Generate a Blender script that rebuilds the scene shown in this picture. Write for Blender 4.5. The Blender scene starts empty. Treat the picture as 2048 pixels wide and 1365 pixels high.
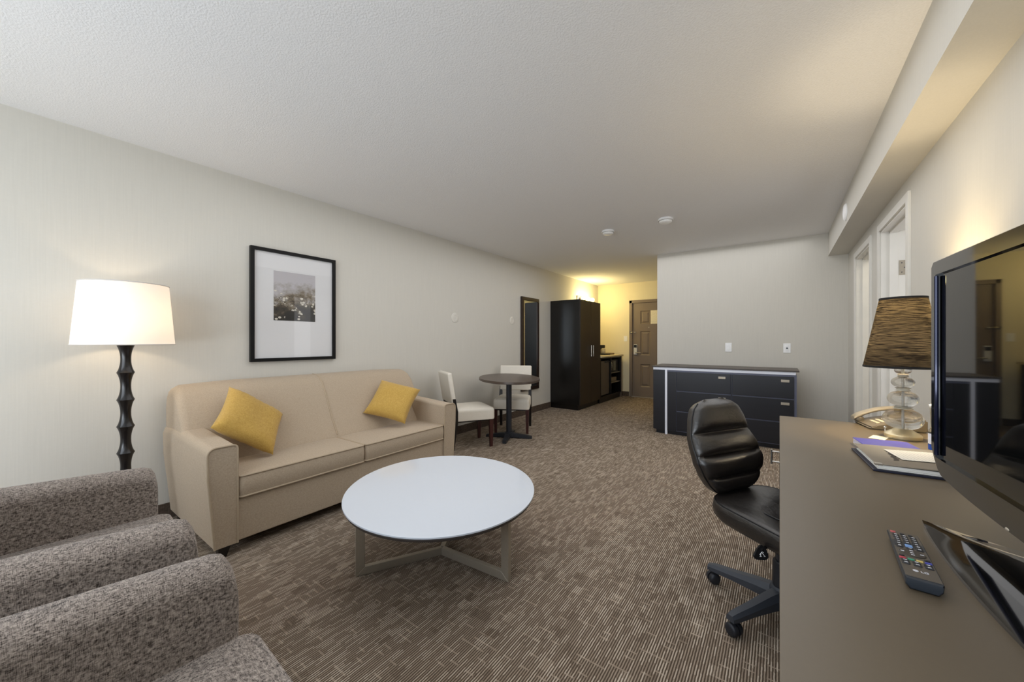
import bpy, bmesh, math, random
from mathutils import Vector, Matrix, noise

random.seed(7)
PI = math.pi
scene = bpy.context.scene
COL = scene.collection

# ----------------------------------------------------------------- helpers
def lin(r, g, b):
    def f(c):
        c /= 255.0
        return c / 12.92 if c <= 0.04045 else ((c + 0.055) / 1.055) ** 2.4
    return (f(r), f(g), f(b), 1.0)

class NT:
    """small node-graph builder"""
    def __init__(self, name):
        self.m = bpy.data.materials.new(name)
        self.m.use_nodes = True
        self.t = self.m.node_tree
        self.t.nodes.clear()
        self.out = self.t.nodes.new('ShaderNodeOutputMaterial')
    def n(self, typ, **kw):
        nd = self.t.nodes.new(typ)
        for k, v in kw.items():
            setattr(nd, k, v)
        return nd
    def link(self, a, b):
        self.t.links.new(a, b)
    def put(self, sock, v):
        if hasattr(v, 'is_output') or isinstance(v, bpy.types.NodeSocket):
            self.link(v, sock)
        else:
            sock.default_value = v
    def math(self, op, a, b=None, c=None, clamp=False):
        nd = self.n('ShaderNodeMath', operation=op, use_clamp=clamp)
        for s, v in zip(nd.inputs, (a, b, c)):
            if v is not None:
                self.put(s, v)
        return nd.outputs[0]
    def pos(self, kind='world'):
        if kind == 'world':
            return self.n('ShaderNodeNewGeometry').outputs['Position']
        return self.n('ShaderNodeTexCoord').outputs['Object']
    def scale(self, vec, s):
        nd = self.n('ShaderNodeMapping')
        self.link(vec, nd.inputs['Vector'])
        nd.inputs['Scale'].default_value = s
        return nd.outputs[0]
    def noise(self, vec, sc, detail=2.0, rough=0.5):
        nd = self.n('ShaderNodeTexNoise')
        self.link(vec, nd.inputs['Vector'])
        nd.inputs['Scale'].default_value = sc
        nd.inputs['Detail'].default_value = detail
        nd.inputs['Roughness'].default_value = rough
        return nd.outputs[0]
    def white(self, x, y):
        c = self.n('ShaderNodeCombineXYZ')
        self.put(c.inputs[0], x); self.put(c.inputs[1], y)
        w = self.n('ShaderNodeTexWhiteNoise', noise_dimensions='2D')
        self.link(c.outputs[0], w.inputs['Vector'])
        return w.outputs['Value']
    def ramp(self, f, stops):
        nd = self.n('ShaderNodeValToRGB')
        e = nd.color_ramp.elements
        while len(e) < len(stops):
            e.new(0.5)
        for el, (p, c) in zip(e, stops):
            el.position = p; el.color = c
        self.put(nd.inputs[0], f)
        return nd.outputs[0]
    def mix(self, f, a, b):
        nd = self.n('ShaderNodeMix', data_type='RGBA')
        self.put(nd.inputs[0], f); self.put(nd.inputs[6], a); self.put(nd.inputs[7], b)
        return nd.outputs[2]
    def bump(self, h, strength, dist):
        nd = self.n('ShaderNodeBump')
        nd.inputs['Strength'].default_value = strength
        nd.inputs['Distance'].default_value = dist
        self.link(h, nd.inputs['Height'])
        return nd.outputs[0]
    def bsdf(self, color, rough=0.5, metal=0.0, normal=None, **kw):
        b = self.n('ShaderNodeBsdfPrincipled')
        self.put(b.inputs['Base Color'], color)
        self.put(b.inputs['Roughness'], rough)
        self.put(b.inputs['Metallic'], metal)
        if normal is not None:
            self.link(normal, b.inputs['Normal'])
        for k, v in kw.items():
            self.put(b.inputs[k.replace('_', ' ')], v)
        self.link(b.outputs[0], self.out.inputs[0])
        return b

MATS = {}
def plain(name, rgb, rough=0.5, metal=0.0, grain=0.06, sc=40.0, **kw):
    if name in MATS:
        return MATS[name]
    g = NT(name)
    c = lin(*rgb)
    nz = g.noise(g.pos('obj'), sc, 3.0)
    lo = tuple(x * (1 - grain) for x in c[:3]) + (1,)
    hi = tuple(min(1, x * (1 + grain)) for x in c[:3]) + (1,)
    g.bsdf(g.mix(nz, lo, hi), rough, metal, **kw)
    MATS[name] = g.m
    return g.m

def mat_wall(name, rgb):
    g = NT(name)
    c = lin(*rgb)
    p = g.pos()
    a = g.noise(g.scale(p, (170, 170, 4)), 1.0, 2.0)
    b = g.noise(g.scale(p, (40, 40, 160)), 1.0, 2.0)
    v = g.math('ADD', g.math('MULTIPLY', a, 0.7), g.math('MULTIPLY', b, 0.3))
    lo = tuple(x * 0.94 for x in c[:3]) + (1,)
    hi = tuple(min(1, x * 1.06) for x in c[:3]) + (1,)
    g.bsdf(g.mix(v, lo, hi), 0.75, 0.0, g.bump(v, 0.06, 0.003))
    return g.m

def mat_ceiling():
    g = NT('ceiling_stipple')
    p = g.pos()
    a = g.noise(p, 130.0, 3.0, 0.6)
    c = g.mix(a, lin(226, 225, 225), lin(243, 242, 242))
    g.bsdf(c, 0.9, 0.0, g.bump(a, 0.42, 0.005))
    return g.m

def mat_carpet():
    g = NT('carpet_loop')
    sep = g.n('ShaderNodeSeparateXYZ')
    g.link(g.pos(), sep.inputs[0])
    x, y = sep.outputs[0], sep.outputs[1]
    wob = g.noise(g.pos(), 60.0, 2.0)
    xs = g.math('ADD', g.math('DIVIDE', x, 0.0092), g.math('MULTIPLY', wob, 0.30))
    i = g.math('FLOOR', xs)
    f = g.math('FRACT', xs)
    tri = g.math('SUBTRACT', 1.0, g.math('MULTIPLY', g.math('ABSOLUTE', g.math('SUBTRACT', f, 0.5)), 2.0))
    mr = g.n('ShaderNodeMapRange', interpolation_type='SMOOTHSTEP')
    g.link(tri, mr.inputs[0])
    mr.inputs[1].default_value = 0.18; mr.inputs[2].default_value = 0.75
    stripe = mr.outputs[0]
    ri = g.white(i, 3.0)
    seg = g.math('FLOOR', g.math('ADD', g.math('DIVIDE', y, 0.05), g.math('MULTIPLY', ri, 9.0)))
    rs = g.white(i, seg)
    # short light and dark runs along each rib
    amp = g.math('ADD', g.math('ADD', 0.50, g.math('MULTIPLY', rs, 0.22)), g.math('MULTIPLY', g.math('GREATER_THAN', rs, 0.62), 0.20))
    v = g.math('MULTIPLY', stripe, amp)
    # light cross bars
    bi = g.math('FLOOR', g.math('DIVIDE', x, 0.0368))
    bj = g.math('FLOOR', g.math('DIVIDE', y, 0.033))
    bf = g.math('FRACT', g.math('DIVIDE', y, 0.033))
    on = g.math('MULTIPLY', g.math('GREATER_THAN', g.white(bi, bj), 0.84), g.math('LESS_THAN', bf, 0.20))
    v = g.math('MAXIMUM', v, g.math('MULTIPLY', on, 0.52))
    # small light squares
    qi = g.math('FLOOR', g.math('DIVIDE', x, 0.042))
    qj = g.math('FLOOR', g.math('DIVIDE', y, 0.055))
    q = g.math('GREATER_THAN', g.white(qi, g.math('ADD', qj, 77.0)), 0.945)
    v = g.math('ADD', v, g.math('MULTIPLY', q, 0.16))
    # dark squares
    d = g.math('LESS_THAN', g.white(g.math('ADD', qi, 31.0), qj), 0.10)
    v = g.math('SUBTRACT', v, g.math('MULTIPLY', d, 0.11), clamp=True)
    fz = g.noise(g.pos(), 420.0, 2.0)
    v = g.math('ADD', v, g.math('MULTIPLY', g.math('SUBTRACT', fz, 0.5), 0.35), clamp=True)
    col = g.ramp(v, [(0.0, lin(84, 72, 61)), (0.35, lin(124, 109, 94)), (0.7, lin(176, 160, 142)), (1.0, lin(206, 193, 176))])
    g.bsdf(col, 0.95, 0.0, g.bump(v, 0.6, 0.004), Specular_IOR_Level=0.1)
    return g.m

def mat_weave(name, dark, light, sc=1.0, contrast=1.0, bump=0.3, rough=0.9, soft=0.0):
    g = NT(name)
    p = g.pos('obj')
    a = g.noise(g.scale(p, (700 * sc, 70 * sc, 110 * sc)), 1.0, 2.0)
    b = g.noise(g.scale(p, (90 * sc, 700 * sc, 60 * sc)), 1.0, 2.0)
    c = g.noise(g.scale(p, (60 * sc, 90 * sc, 700 * sc)), 1.0, 2.0)
    s = g.math('DIVIDE', g.math('ADD', g.math('ADD', a, b), c), 3.0)
    v = g.math('ADD', 0.5, g.math('MULTIPLY', g.math('SUBTRACT', s, 0.5), 3.2 * contrast), clamp=True)
    col = g.mix(v, lin(*dark), lin(*light))
    kw = {'Specular_IOR_Level': 0.25}
    if soft:
        kw['Sheen_Weight'] = soft
    g.bsdf(col, rough, 0.0, g.bump(v, bump, 0.002), **kw)
    return g.m

def mat_wood(name, dark, light, rough=0.35, axis=2, **kw):
    g = NT(name)
    s = [55.0, 55.0, 55.0]; s[axis] = 2.5
    v = g.noise(g.scale(g.pos('obj'), tuple(s)), 1.0, 4.0, 0.6)
    g.bsdf(g.mix(v, lin(*dark), lin(*light)), rough, 0.0, g.bump(v, 0.05, 0.002), **kw)
    return g.m

def mat_thin(name, rgb, trans, streak=0.0, rough=0.9):
    """cloth shade: part of the light passes through"""
    g = NT(name)
    c = lin(*rgb)
    col = c
    tcol = tuple(trans[:3]) + (1,)
    if streak:
        v = g.noise(g.scale(g.pos('obj'), (22, 22, 620)), 1.0, 3.0, 0.65)
        v2 = g.noise(g.scale(g.pos('obj'), (16, 16, 300)), 1.3, 2.0, 0.6)
        v = g.math('MULTIPLY', v, v2)
        tcol = g.ramp(v, [(0.17, tuple(x * (1 - streak) for x in trans[:3]) + (1,)), (0.37, tuple(x * 2.3 for x in trans[:3]) + (1,))])
    d = g.n('ShaderNodeBsdfDiffuse'); g.put(d.inputs[0], col)
    t = g.n('ShaderNodeBsdfTranslucent'); g.put(t.inputs[0], tcol)
    a = g.n('ShaderNodeAddShader')
    g.link(d.outputs[0], a.inputs[0]); g.link(t.outputs[0], a.inputs[1])
    g.link(a.outputs[0], g.out.inputs[0])
    return g.m

def mat_glow(name, rgb, strength):
    g = NT(name)
    e = g.n('ShaderNodeEmission')
    e.inputs[0].default_value = lin(*rgb); e.inputs[1].default_value = strength
    t = g.n('ShaderNodeBsdfTransparent')
    a = g.n('ShaderNodeAddShader')
    g.link(e.outputs[0], a.inputs[0]); g.link(t.outputs[0], a.inputs[1])
    g.link(a.outputs[0], g.out.inputs[0])
    return g.m

def mat_glass(name, rgb=(255, 255, 255), rough=0.0, ior=1.45):
    g = NT(name)
    gl = g.n('ShaderNodeBsdfGlass'); gl.inputs['Color'].default_value = lin(*rgb); gl.inputs['IOR'].default_value = ior; gl.inputs['Roughness'].default_value = rough
    tr = g.n('ShaderNodeBsdfTransparent')
    mx = g.n('ShaderNodeMixShader'); mx.inputs[0].default_value = 0.62
    g.link(tr.outputs[0], mx.inputs[1]); g.link(gl.outputs[0], mx.inputs[2])
    g.link(mx.outputs[0], g.out.inputs[0])
    return g.m

# ---- mesh pieces
def box(bm, x0, x1, y0, y1, z0, z1, M=None):
    v = [bm.verts.new(Vector(p)) for p in ((x0, y0, z0), (x1, y0, z0), (x1, y1, z0), (x0, y1, z0), (x0, y0, z1), (x1, y0, z1), (x1, y1, z1), (x0, y1, z1))]
    fs = [bm.faces.new([v[i] for i in q]) for q in ((0, 3, 2, 1), (4, 5, 6, 7), (0, 1, 5, 4), (1, 2, 6, 5), (2, 3, 7, 6), (3, 0, 4, 7))]
    if M is not None:
        for q in v:
            q.co = M @ q.co
    return v, fs

def merge(bm, other):
    me = bpy.data.meshes.new('tmp'); other.to_mesh(me); other.free()
    bm.from_mesh(me); bpy.data.meshes.remove(me)

def rbox(bm, x0, x1, y0, y1, z0, z1, r=0.01, seg=3, M=None):
    b = bmesh.new()
    box(b, x0, x1, y0, y1, z0, z1)
    r = min(r, 0.49 * min(x1 - x0, y1 - y0, z1 - z0))
    bmesh.ops.bevel(b, geom=list(b.edges), offset=r, segments=seg, affect='EDGES', profile=0.5)
    if M is not None:
        b.transform(M)
    merge(bm, b)

def lathe(bm, prof, n=32, c=(0, 0), cap=True):
    rings = []
    for r, z in prof:
        rings.append([bm.verts.new((c[0] + r * math.cos(2 * PI * k / n), c[1] + r * math.sin(2 * PI * k / n), z)) for k in range(n)])
    for a, b in zip(rings, rings[1:]):
        for k in range(n):
            bm.faces.new((a[k], a[(k + 1) % n], b[(k + 1) % n], b[k]))
    if cap:
        bm.faces.new(rings[0][::-1]); bm.faces.new(rings[-1])

def loft(bm, rings, cap=True, closed=False):
    R = [[bm.verts.new(p) for p in r] for r in rings]
    n = len(R[0])
    pairs = list(zip(R, R[1:])) + ([(R[-1], R[0])] if closed else [])
    for a, b in pairs:
        for k in range(n):
            bm.faces.new((a[k], a[(k + 1) % n], b[(k + 1) % n], b[k]))
    if cap and not closed:
        bm.faces.new(R[0][::-1]); bm.faces.new(R[-1])

def tube(bm, pts, r, n=8, closed=False):
    pts = [Vector(p) for p in pts]
    N = len(pts)
    rings = []
    up = None
    for i, p in enumerate(pts):
        if closed:
            t = pts[(i + 1) % N] - pts[i - 1]
        else:
            t = pts[min(i + 1, N - 1)] - pts[max(i - 1, 0)]
        t.normalize()
        if up is None:
            up = Vector((0, 0, 1)) if abs(t.z) < 0.9 else Vector((1, 0, 0))
        a = (up - t * up.dot(t))
        if a.length < 1e-6:
            a = t.orthogonal()
        a.normalize(); up = a
        b = t.cross(a)
        rr = r[i] if isinstance(r, (list, tuple)) else r
        rings.append([p + (a * math.cos(2 * PI * k / n) + b * math.sin(2 * PI * k / n)) * rr for k in range(n)])
    loft(bm, rings, cap=True, closed=closed)

def prism(bm, poly, z0, z1, M=None):
    a = [Vector((x, y, z0)) for x, y in poly]; b = [Vector((x, y, z1)) for x, y in poly]
    if M is not None:
        a = [M @ p for p in a]; b = [M @ p for p in b]
    A = [bm.verts.new(p) for p in a]; B = [bm.verts.new(p) for p in b]
    n = len(A)
    for k in range(n):
        bm.faces.new((A[k], A[(k + 1) % n], B[(k + 1) % n], B[k]))
    bm.faces.new(A[::-1]); bm.faces.new(B)

def ball(bm, c, r, sx=1, sy=1, sz=1, u=20, v=12):
    M = Matrix.Translation(c) @ Matrix.Diagonal((sx, sy, sz, 1))
    bmesh.ops.create_uvsphere(bm, u_segments=u, v_segments=v, radius=r, matrix=M)

def rot_m(axis, deg, loc=(0, 0, 0)):
    return Matrix.Translation(loc) @ Matrix.Rotation(math.radians(deg), 4, axis)

def cyl(bm, p0, p1, r, n=16):
    tube(bm, [p0, p1], r, n)

def rrect(w, h, r, n=5, cx=0.0, cy=0.0):
    out = []
    for (sx, sy, a0) in ((1, 1, 0), (-1, 1, 90), (-1, -1, 180), (1, -1, 270)):
        for k in range(n + 1):
            a = math.radians(a0 + 90 * k / n)
            out.append((cx + sx * (w / 2 - r) + r * math.cos(a), cy + sy * (h / 2 - r) + r * math.sin(a)))
    return out

def obj(name, bm, m, parent=None, ang=40, loc=None, label=None):
    bmesh.ops.recalc_face_normals(bm, faces=list(bm.faces))
    me = bpy.data.meshes.new(name)
    bm.to_mesh(me); bm.free()
    me.materials.append(m)
    me.shade_smooth()
    me.set_sharp_from_angle(angle=math.radians(ang))
    o = bpy.data.objects.new(name, me)
    COL.objects.link(o)
    wn = o.modifiers.new('weighted_normal', 'WEIGHTED_NORMAL'); wn.keep_sharp = True; wn.weight = 60
    if parent is not None:
        o.parent = parent
    if loc is not None:
        o.location = loc
    if label:
        o['label'] = label
    return o

def B(*a, **k):
    bm = bmesh.new(); box(bm, *a, **k); return bm
def RB(*a, **k):
    bm = bmesh.new(); rbox(bm, *a, **k); return bm

def thing(name, label, cat, loc=(0, 0, 0), rz=0.0, group=None):
    o = bpy.data.objects.new(name, None)
    o.empty_display_size = 0.1
    COL.objects.link(o)
    o.location = loc; o.rotation_euler = (0, 0, rz)
    o['label'] = label; o['category'] = cat
    if group:
        o['group'] = group
    return o

def tag(o, label, cat, group=None):
    o['label'] = label; o['category'] = cat
    if group:
        o['group'] = group
    return o

def copy_thing(root, loc, rz, label):
    r = root.copy(); COL.objects.link(r)
    r.location = loc; r.rotation_euler = (0, 0, rz); r['label'] = label
    for ch in list(root.children):
        c = ch.copy(); COL.objects.link(c); c.parent = r
        for gch in list(ch.children):
            d = gch.copy(); COL.objects.link(d); d.parent = c
    return r

def struct(name, bm, m, parent=None, ang=40):
    o = obj(name, bm, m, parent, ang)
    if parent is None:
        o['kind'] = 'structure'
    return o

# ----------------------------------------------------------------- materials
M_WALL = mat_wall('wallpaper_linen', (209, 205, 196))
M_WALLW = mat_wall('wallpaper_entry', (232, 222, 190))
M_PAINT = plain('white_paint', (226, 223, 216), 0.45, sc=8)
M_CEIL = mat_ceiling()
M_CARPET = mat_carpet()
M_BASE = mat_weave('carpet_base', (62, 52, 46), (104, 90, 78), 0.5)
M_SOFA = mat_weave('sofa_fabric', (160, 142, 121), (196, 179, 157), 1.6, 0.75, 0.2, 0.8, 0.1)
M_PIPE = plain('sofa_piping', (176, 158, 134), 0.7)
M_TWEED = mat_weave('tweed_fabric', (54, 45, 40), (190, 176, 165), 1.45, 1.6, 0.5, 0.95, 0.15)
M_YELLOW = mat_weave('mustard_linen', (170, 132, 56), (208, 172, 94), 1.0, 0.8, 0.3, 0.9, 0.2)
M_WHITETOP = plain('white_glass_top', (214, 220, 230), 0.12, grain=0.01, Coat_Weight=0.3)
M_STEEL = plain('brushed_nickel', (178, 169, 154), 0.42, 0.55, grain=0.08, sc=90)
M_CHROME = plain('bright_metal', (220, 216, 208), 0.22, 0.95, grain=0.02)
M_ESP = mat_wood('espresso_wood', (10, 9, 9), (19, 17, 16), 0.28, 2)
M_ESPB = mat_wood('espresso_dresser', (17, 18, 24), (28, 29, 38), 0.34, 0)
M_ESP_SHEEN = mat_wood('espresso_gap_sheen', (84, 88, 108), (98, 102, 124), 0.34, 0)  # paler blue carcass tone paints the light reflected in the drawer gaps
M_BROWNTOP = mat_wood('brown_laminate', (70, 58, 50), (84, 71, 62), 0.35, 0)
M_DESK = plain('taupe_laminate', (100, 88, 71), 0.34, grain=0.03, sc=120)
M_BLACK = plain('black_plastic', (22, 22, 24), 0.42)
M_BLACKM = plain('black_metal', (44, 46, 52), 0.45, 0.3)
M_GREYP = plain('charcoal_plastic', (58, 62, 70), 0.5)
M_LAMPW = plain('black_lacquer', (20, 17, 17), 0.25)
M_MAHOG = mat_wood('mahogany', (46, 20, 18), (72, 34, 30), 0.35, 2)
M_DARKLEG = plain('dark_leg', (22, 16, 14), 0.4)
M_CREAM = mat_weave('cream_vinyl', (218, 210, 196), (236, 230, 218), 0.4, 0.3, 0.05, 0.45)
M_LEATHER = None
M_WHITE = plain('white_plastic', (246, 246, 246), 0.4)
M_PAPER = plain('white_paper', (240, 238, 232), 0.8, grain=0.02)

def mat_leather():
    g = NT('black_leather')
    p = g.pos('obj')
    n1 = g.noise(p, 260.0, 2.0)
    n2 = g.noise(g.scale(p, (9, 9, 22)), 1.0, 3.0, 0.6)
    h = g.math('ADD', g.math('MULTIPLY', n1, 0.12), g.math('MULTIPLY', n2, 1.0))
    g.bsdf(lin(32, 28, 26), 0.36, 0.0, g.bump(h, 0.35, 0.012), Specular_IOR_Level=0.9)
    return g.m
M_LEATHER = mat_leather()

# ----------------------------------------------------------------- room shell
XL, XR, YB, YE, ZC = -3.34, 0.635, 5.66, 8.0, 2.44
YN = -1.45
bm = bmesh.new(); box(bm, XL - 0.2, 2.2, YN - 0.15, YE + 0.2, -0.1, 0.0)
struct('floor', bm, M_CARPET)
bm = bmesh.new(); box(bm, XL - 0.2, 2.2, YN - 0.15, YE + 0.2, ZC, ZC + 0.1)
struct('ceiling', bm, M_CEIL)
struct('wall_left', B(XL - 0.15, XL, YN - 0.15, YE + 0.2, 0, ZC), M_WALL)
struct('wall_back', B(-1.45, XR + 0.14, YB, YB + 0.12, 0, ZC), M_WALL)
struct('wall_hall', B(-1.45, -1.33, YB + 0.12, YE, 0, ZC), M_WALL)
# right wall with two door openings
D1 = (3.24, 4.00); D2 = (4.38, 5.14); DH = 2.03
bm = bmesh.new()
for y0, y1, z0, z1 in ((YN - 0.15, D1[0], 0, ZC), (D1[0], D1[1], DH, ZC), (D1[1], D2[0], 0, ZC), (D2[0], D2[1], DH, ZC), (D2[1], YB, 0, ZC)):
    box(bm, XR, XR + 0.14, y0, y1, z0, z1)
struct('wall_right', bm, M_WALL)
struct('wall_beyond', B(2.0, 2.1, 2.0, YB + 0.12, 0, ZC), M_PAINT)
struct('wall_divider', B(XR + 0.14, 2.0, 4.16, 4.24, 0, ZC), M_PAINT)
struct('wall_side', B(XR + 0.14, 2.0, 1.9, 2.0, 0, ZC), M_PAINT)
# entry wall: opening for the door
DX0, DX1, DZ = -2.565, -1.65, 2.0
bm = bmesh.new()
box(bm, XL, DX0 - 0.06, YE, YE + 0.12, 0, ZC); box(bm, DX1 + 0.06, -1.33, YE, YE + 0.12, 0, ZC); box(bm, DX0 - 0.06, DX1 + 0.06, YE, YE + 0.12, DZ + 0.06, ZC)
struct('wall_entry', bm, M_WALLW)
# near wall behind the camera with a wide window opening
WX0, WX1, WZ0, WZ1 = -2.95, 0.25, 0.55, 2.2
bm = bmesh.new()
box(bm, XL, WX0, YN - 0.15, YN, 0, ZC); box(bm, WX1, XR, YN - 0.15, YN, 0, ZC)
box(bm, WX0, WX1, YN - 0.15, YN, 0, WZ0); box(bm, WX0, WX1, YN - 0.15, YN, WZ1, ZC)
struct('wall_front', bm, M_WALL)
bm = bmesh.new()
for a, b in ((WX0, WX0 + 0.05), (WX1 - 0.05, WX1), (-1.37, -1.33)):
    box(bm, a, b, YN - 0.11, YN - 0.05, WZ0, WZ1)
box(bm, WX0, WX1, YN - 0.11, YN - 0.05, WZ0, WZ0 + 0.05); box(bm, WX0, WX1, YN - 0.11, YN - 0.05, WZ1 - 0.05, WZ1)
struct('window_1', bm, M_PAINT)
# soffit along the right wall
struct('trim_1', B(0.458, XR, YN, YB, 2.175, ZC), M_WALL)
# door casings on the right wall
def casing(i, d):
    y0, y1 = d
    bm = bmesh.new()
    for a, b in ((y0 - 0.055, y0), (y1, y1 + 0.055)):
        rbox(bm, XR - 0.014, XR + 0.002, a, b, 0, DH + 0.055, 0.004, 2)
    rbox(bm, XR - 0.014, XR + 0.002, y0, y1, DH, DH + 0.055, 0.004, 2)
    t = struct('door_%d' % i, bm, M_PAINT)
    # jamb lining with stop
    b2 = bmesh.new()
    box(b2, XR, XR + 0.14, y0, y0 + 0.012, 0, DH); box(b2, XR, XR + 0.14, y1 - 0.012, y1, 0, DH)
    box(b2, XR, XR + 0.14, y0, y1, DH - 0.012, DH)
    for a, b in ((y0 + 0.012, y0 + 0.024), (y1 - 0.024, y1 - 0.012)):
        box(b2, XR + 0.045, XR + 0.09, a, b, 0, DH - 0.012)
    box(b2, XR + 0.045, XR + 0.09, y0, y1, DH - 0.024, DH - 0.012)
    obj('jamb', b2, M_PAINT, t)
    return t
d2 = casing(2, D1); d3 = casing(3, D2)
for z in (1.74, 1.0, 0.25):
    bm = bmesh.new(); box(bm, XR + 0.098, XR + 0.138, D1[1] - 0.0145, D1[1] - 0.012, z - 0.055, z + 0.055)
    cyl(bm, (XR + 0.142, D1[1] - 0.016, z - 0.055), (XR + 0.142, D1[1] - 0.016, z + 0.055), 0.006, 10)
    hinge = obj('hinge', bm, M_STEEL, d2)
    bm = bmesh.new()
    for dz in (-0.035, 0.0, 0.035):
        ball(bm, (XR + 0.118 + (0.008 if dz == 0 else -0.006), D1[1] - 0.0145, z + dz), 0.004, 1, 0.4, 1, 8, 6)
    obj('screw', bm, M_GREYP, hinge)
bm = bmesh.new(); rbox(bm, XR + 0.15, XR + 0.86, D1[1] + 0.02, D1[1] + 0.058, 0.012, DH - 0.015, 0.003, 2)
obj('door_leaf', bm, M_PAINT, d2)
# baseboards
struct('baseboard_left', B(XL, XL + 0.014, YN, 5.83, 0, 0.10), M_BASE)
bm = bmesh.new(); box(bm, XL, DX0 - 0.07, YE - 0.014, YE, 0, 0.10)
struct('baseboard_entry', bm, M_BASE)
bm = bmesh.new(); box(bm, -1.45, XR, YB - 0.014, YB, 0, 0.10)
struct('baseboard_back', bm, M_BASE)
bm = bmesh.new()
for a, b in ((2.64, D1[0] - 0.06), (D1[1] + 0.06, D2[0] - 0.06), (D2[1] + 0.06, YB)):
    box(bm, XR - 0.014, XR, a, b, 0, 0.10)
struct('baseboard_right', bm, M_BASE)

# entry door
M_DOOR = plain('door_taupe', (124, 110, 96), 0.45, grain=0.02)
ed = thing('door_1', 'taupe panelled entry door at the end of the hall', 'door', ((DX0 + DX1) / 2, YE, 0))
del ed['category']; ed['kind'] = 'structure'
hw = (DX1 - DX0) / 2
bm = bmesh.new()
for s in (-1, 1):
    rbox(bm, s * (hw + 0.03) - 0.03, s * (hw + 0.03) + 0.03, -0.02, 0.10, 0, DZ + 0.06, 0.004, 2)
rbox(bm, -hw - 0.06, hw + 0.06, -0.02, 0.10, DZ, DZ + 0.06, 0.004, 2)
obj('door_frame', bm, M_DOOR, ed)
# leaf with recessed raised panels, built as a grid of stiles and rails
bm = bmesh.new()
yF, yBk = 0.015, 0.055
cols = [(-hw + 0.165, -hw + 0.165 + 0.205), (hw - 0.165 - 0.205, hw - 0.165)]
rows = [(0.22, 0.70), (0.89, 1.40), (1.55, 1.83)]
xs = [-hw] + [v for c in cols for v in c] + [hw]
zs = [0.01] + [v for r in rows for v in r] + [DZ]
for ci in range(len(xs) - 1):
    for ri in range(len(zs) - 1):
        x0, x1, z0, z1 = xs[ci], xs[ci + 1], zs[ri], zs[ri + 1]
        if ci % 2 == 1 and ri % 2 == 1:
            ring = []
            for ins, yy in ((0, yF), (0.018, yF + 0.014), (0.03, yF + 0.014), (0.055, yF + 0.003)):
                ring.append([bm.verts.new(p) for p in ((x0 + ins, yy, z0 + ins), (x1 - ins, yy, z0 + ins), (x1 - ins, yy, z1 - ins), (x0 + ins, yy, z1 - ins))])
            for a, b in zip(ring, ring[1:]):
                for k in range(4):
                    bm.faces.new((a[k], a[(k + 1) % 4], b[(k + 1) % 4], b[k]))
            bm.faces.new(ring[-1])
        else:
            bm.faces.new([bm.verts.new(p) for p in ((x0, yF, z0), (x1, yF, z0), (x1, yF, z1), (x0, yF, z1))])
box(bm, -hw, hw, yF + 0.016, yBk, 0.01, DZ)
bmesh.ops.remove_doubles(bm, verts=list(bm.verts), dist=1e-5)
obj('door_leaf', bm, M_DOOR, ed, 20)
obj('threshold', B(-hw, hw, -0.05, 0.08, 0, 0.012), M_STEEL, ed)
lk = obj('lock_plate', RB(-hw + 0.03, -hw + 0.105, -0.012, yF, 0.895, 1.12, 0.012, 3), plain('lock_white', (214, 214, 214), 0.35), ed)
obj('card_reader', RB(-hw + 0.037, -hw + 0.098, -0.016, -0.010, 1.05, 1.105, 0.003, 2), M_BLACK, lk)
bm = bmesh.new(); cyl(bm, (-hw + 0.085, -0.01, 0.945), (-hw + 0.085, -0.045, 0.945), 0.010, 12)
tube(bm, [(-hw + 0.085, -0.042, 0.945), (-hw + 0.13, -0.045, 0.944), (-hw + 0.19, -0.042, 0.940)], [0.009, 0.008, 0.007], 10)
obj('door_handle', bm, M_CHROME, ed)
bm = bmesh.new()
box(bm, -hw - 0.045, -hw - 0.01, -0.035, -0.018, 1.355, 1.395)
tube(bm, [(-hw - 0.02, -0.035, 1.375), (-hw + 0.02, -0.05, 1.378), (-hw + 0.055, -0.03, 1.374)], 0.006, 8)
ball(bm, (-hw + 0.055, -0.012, 1.374), 0.012, 1, 1, 1, 12, 8); box(bm, -hw + 0.035, -hw + 0.075, 0.006, yF, 1.36, 1.388)
obj('security_latch', bm, M_CHROME, ed)
bm = bmesh.new(); cyl(bm, (-0.215 + 0.10, yF + 0.001, 1.475), (-0.215 + 0.10, yF - 0.006, 1.475), 0.012, 14)
obj('peephole', bm, M_STEEL, ed)
# notice on the door
def mat_notice():
    g = NT('notice_print')
    sep = g.n('ShaderNodeSeparateXYZ'); g.link(g.pos('obj'), sep.inputs[0])
    w = g.math('GREATER_THAN', g.math('FRACT', g.math('MULTIPLY', sep.outputs[2], 55.0)), 0.6)
    nz = g.noise(g.scale(g.pos('obj'), (60, 1, 55)), 1.0, 1.0)
    m = g.math('MULTIPLY', w, g.math('GREATER_THAN', nz, 0.48))
    g.bsdf(g.mix(g.math('MULTIPLY', m, 0.22), lin(240, 232, 206), lin(120, 112, 100)), 0.5)
    return g.m
o = obj('notice_sign', RB(-0.11, 0.11, -0.002, 0.002, -0.14, 0.14, 0.0015, 1), mat_notice(), None, loc=(-2.075, YE + 0.0125, 1.69))
tag(o, 'cream printed notice fixed to the upper part of the entry door', 'sign')

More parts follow.
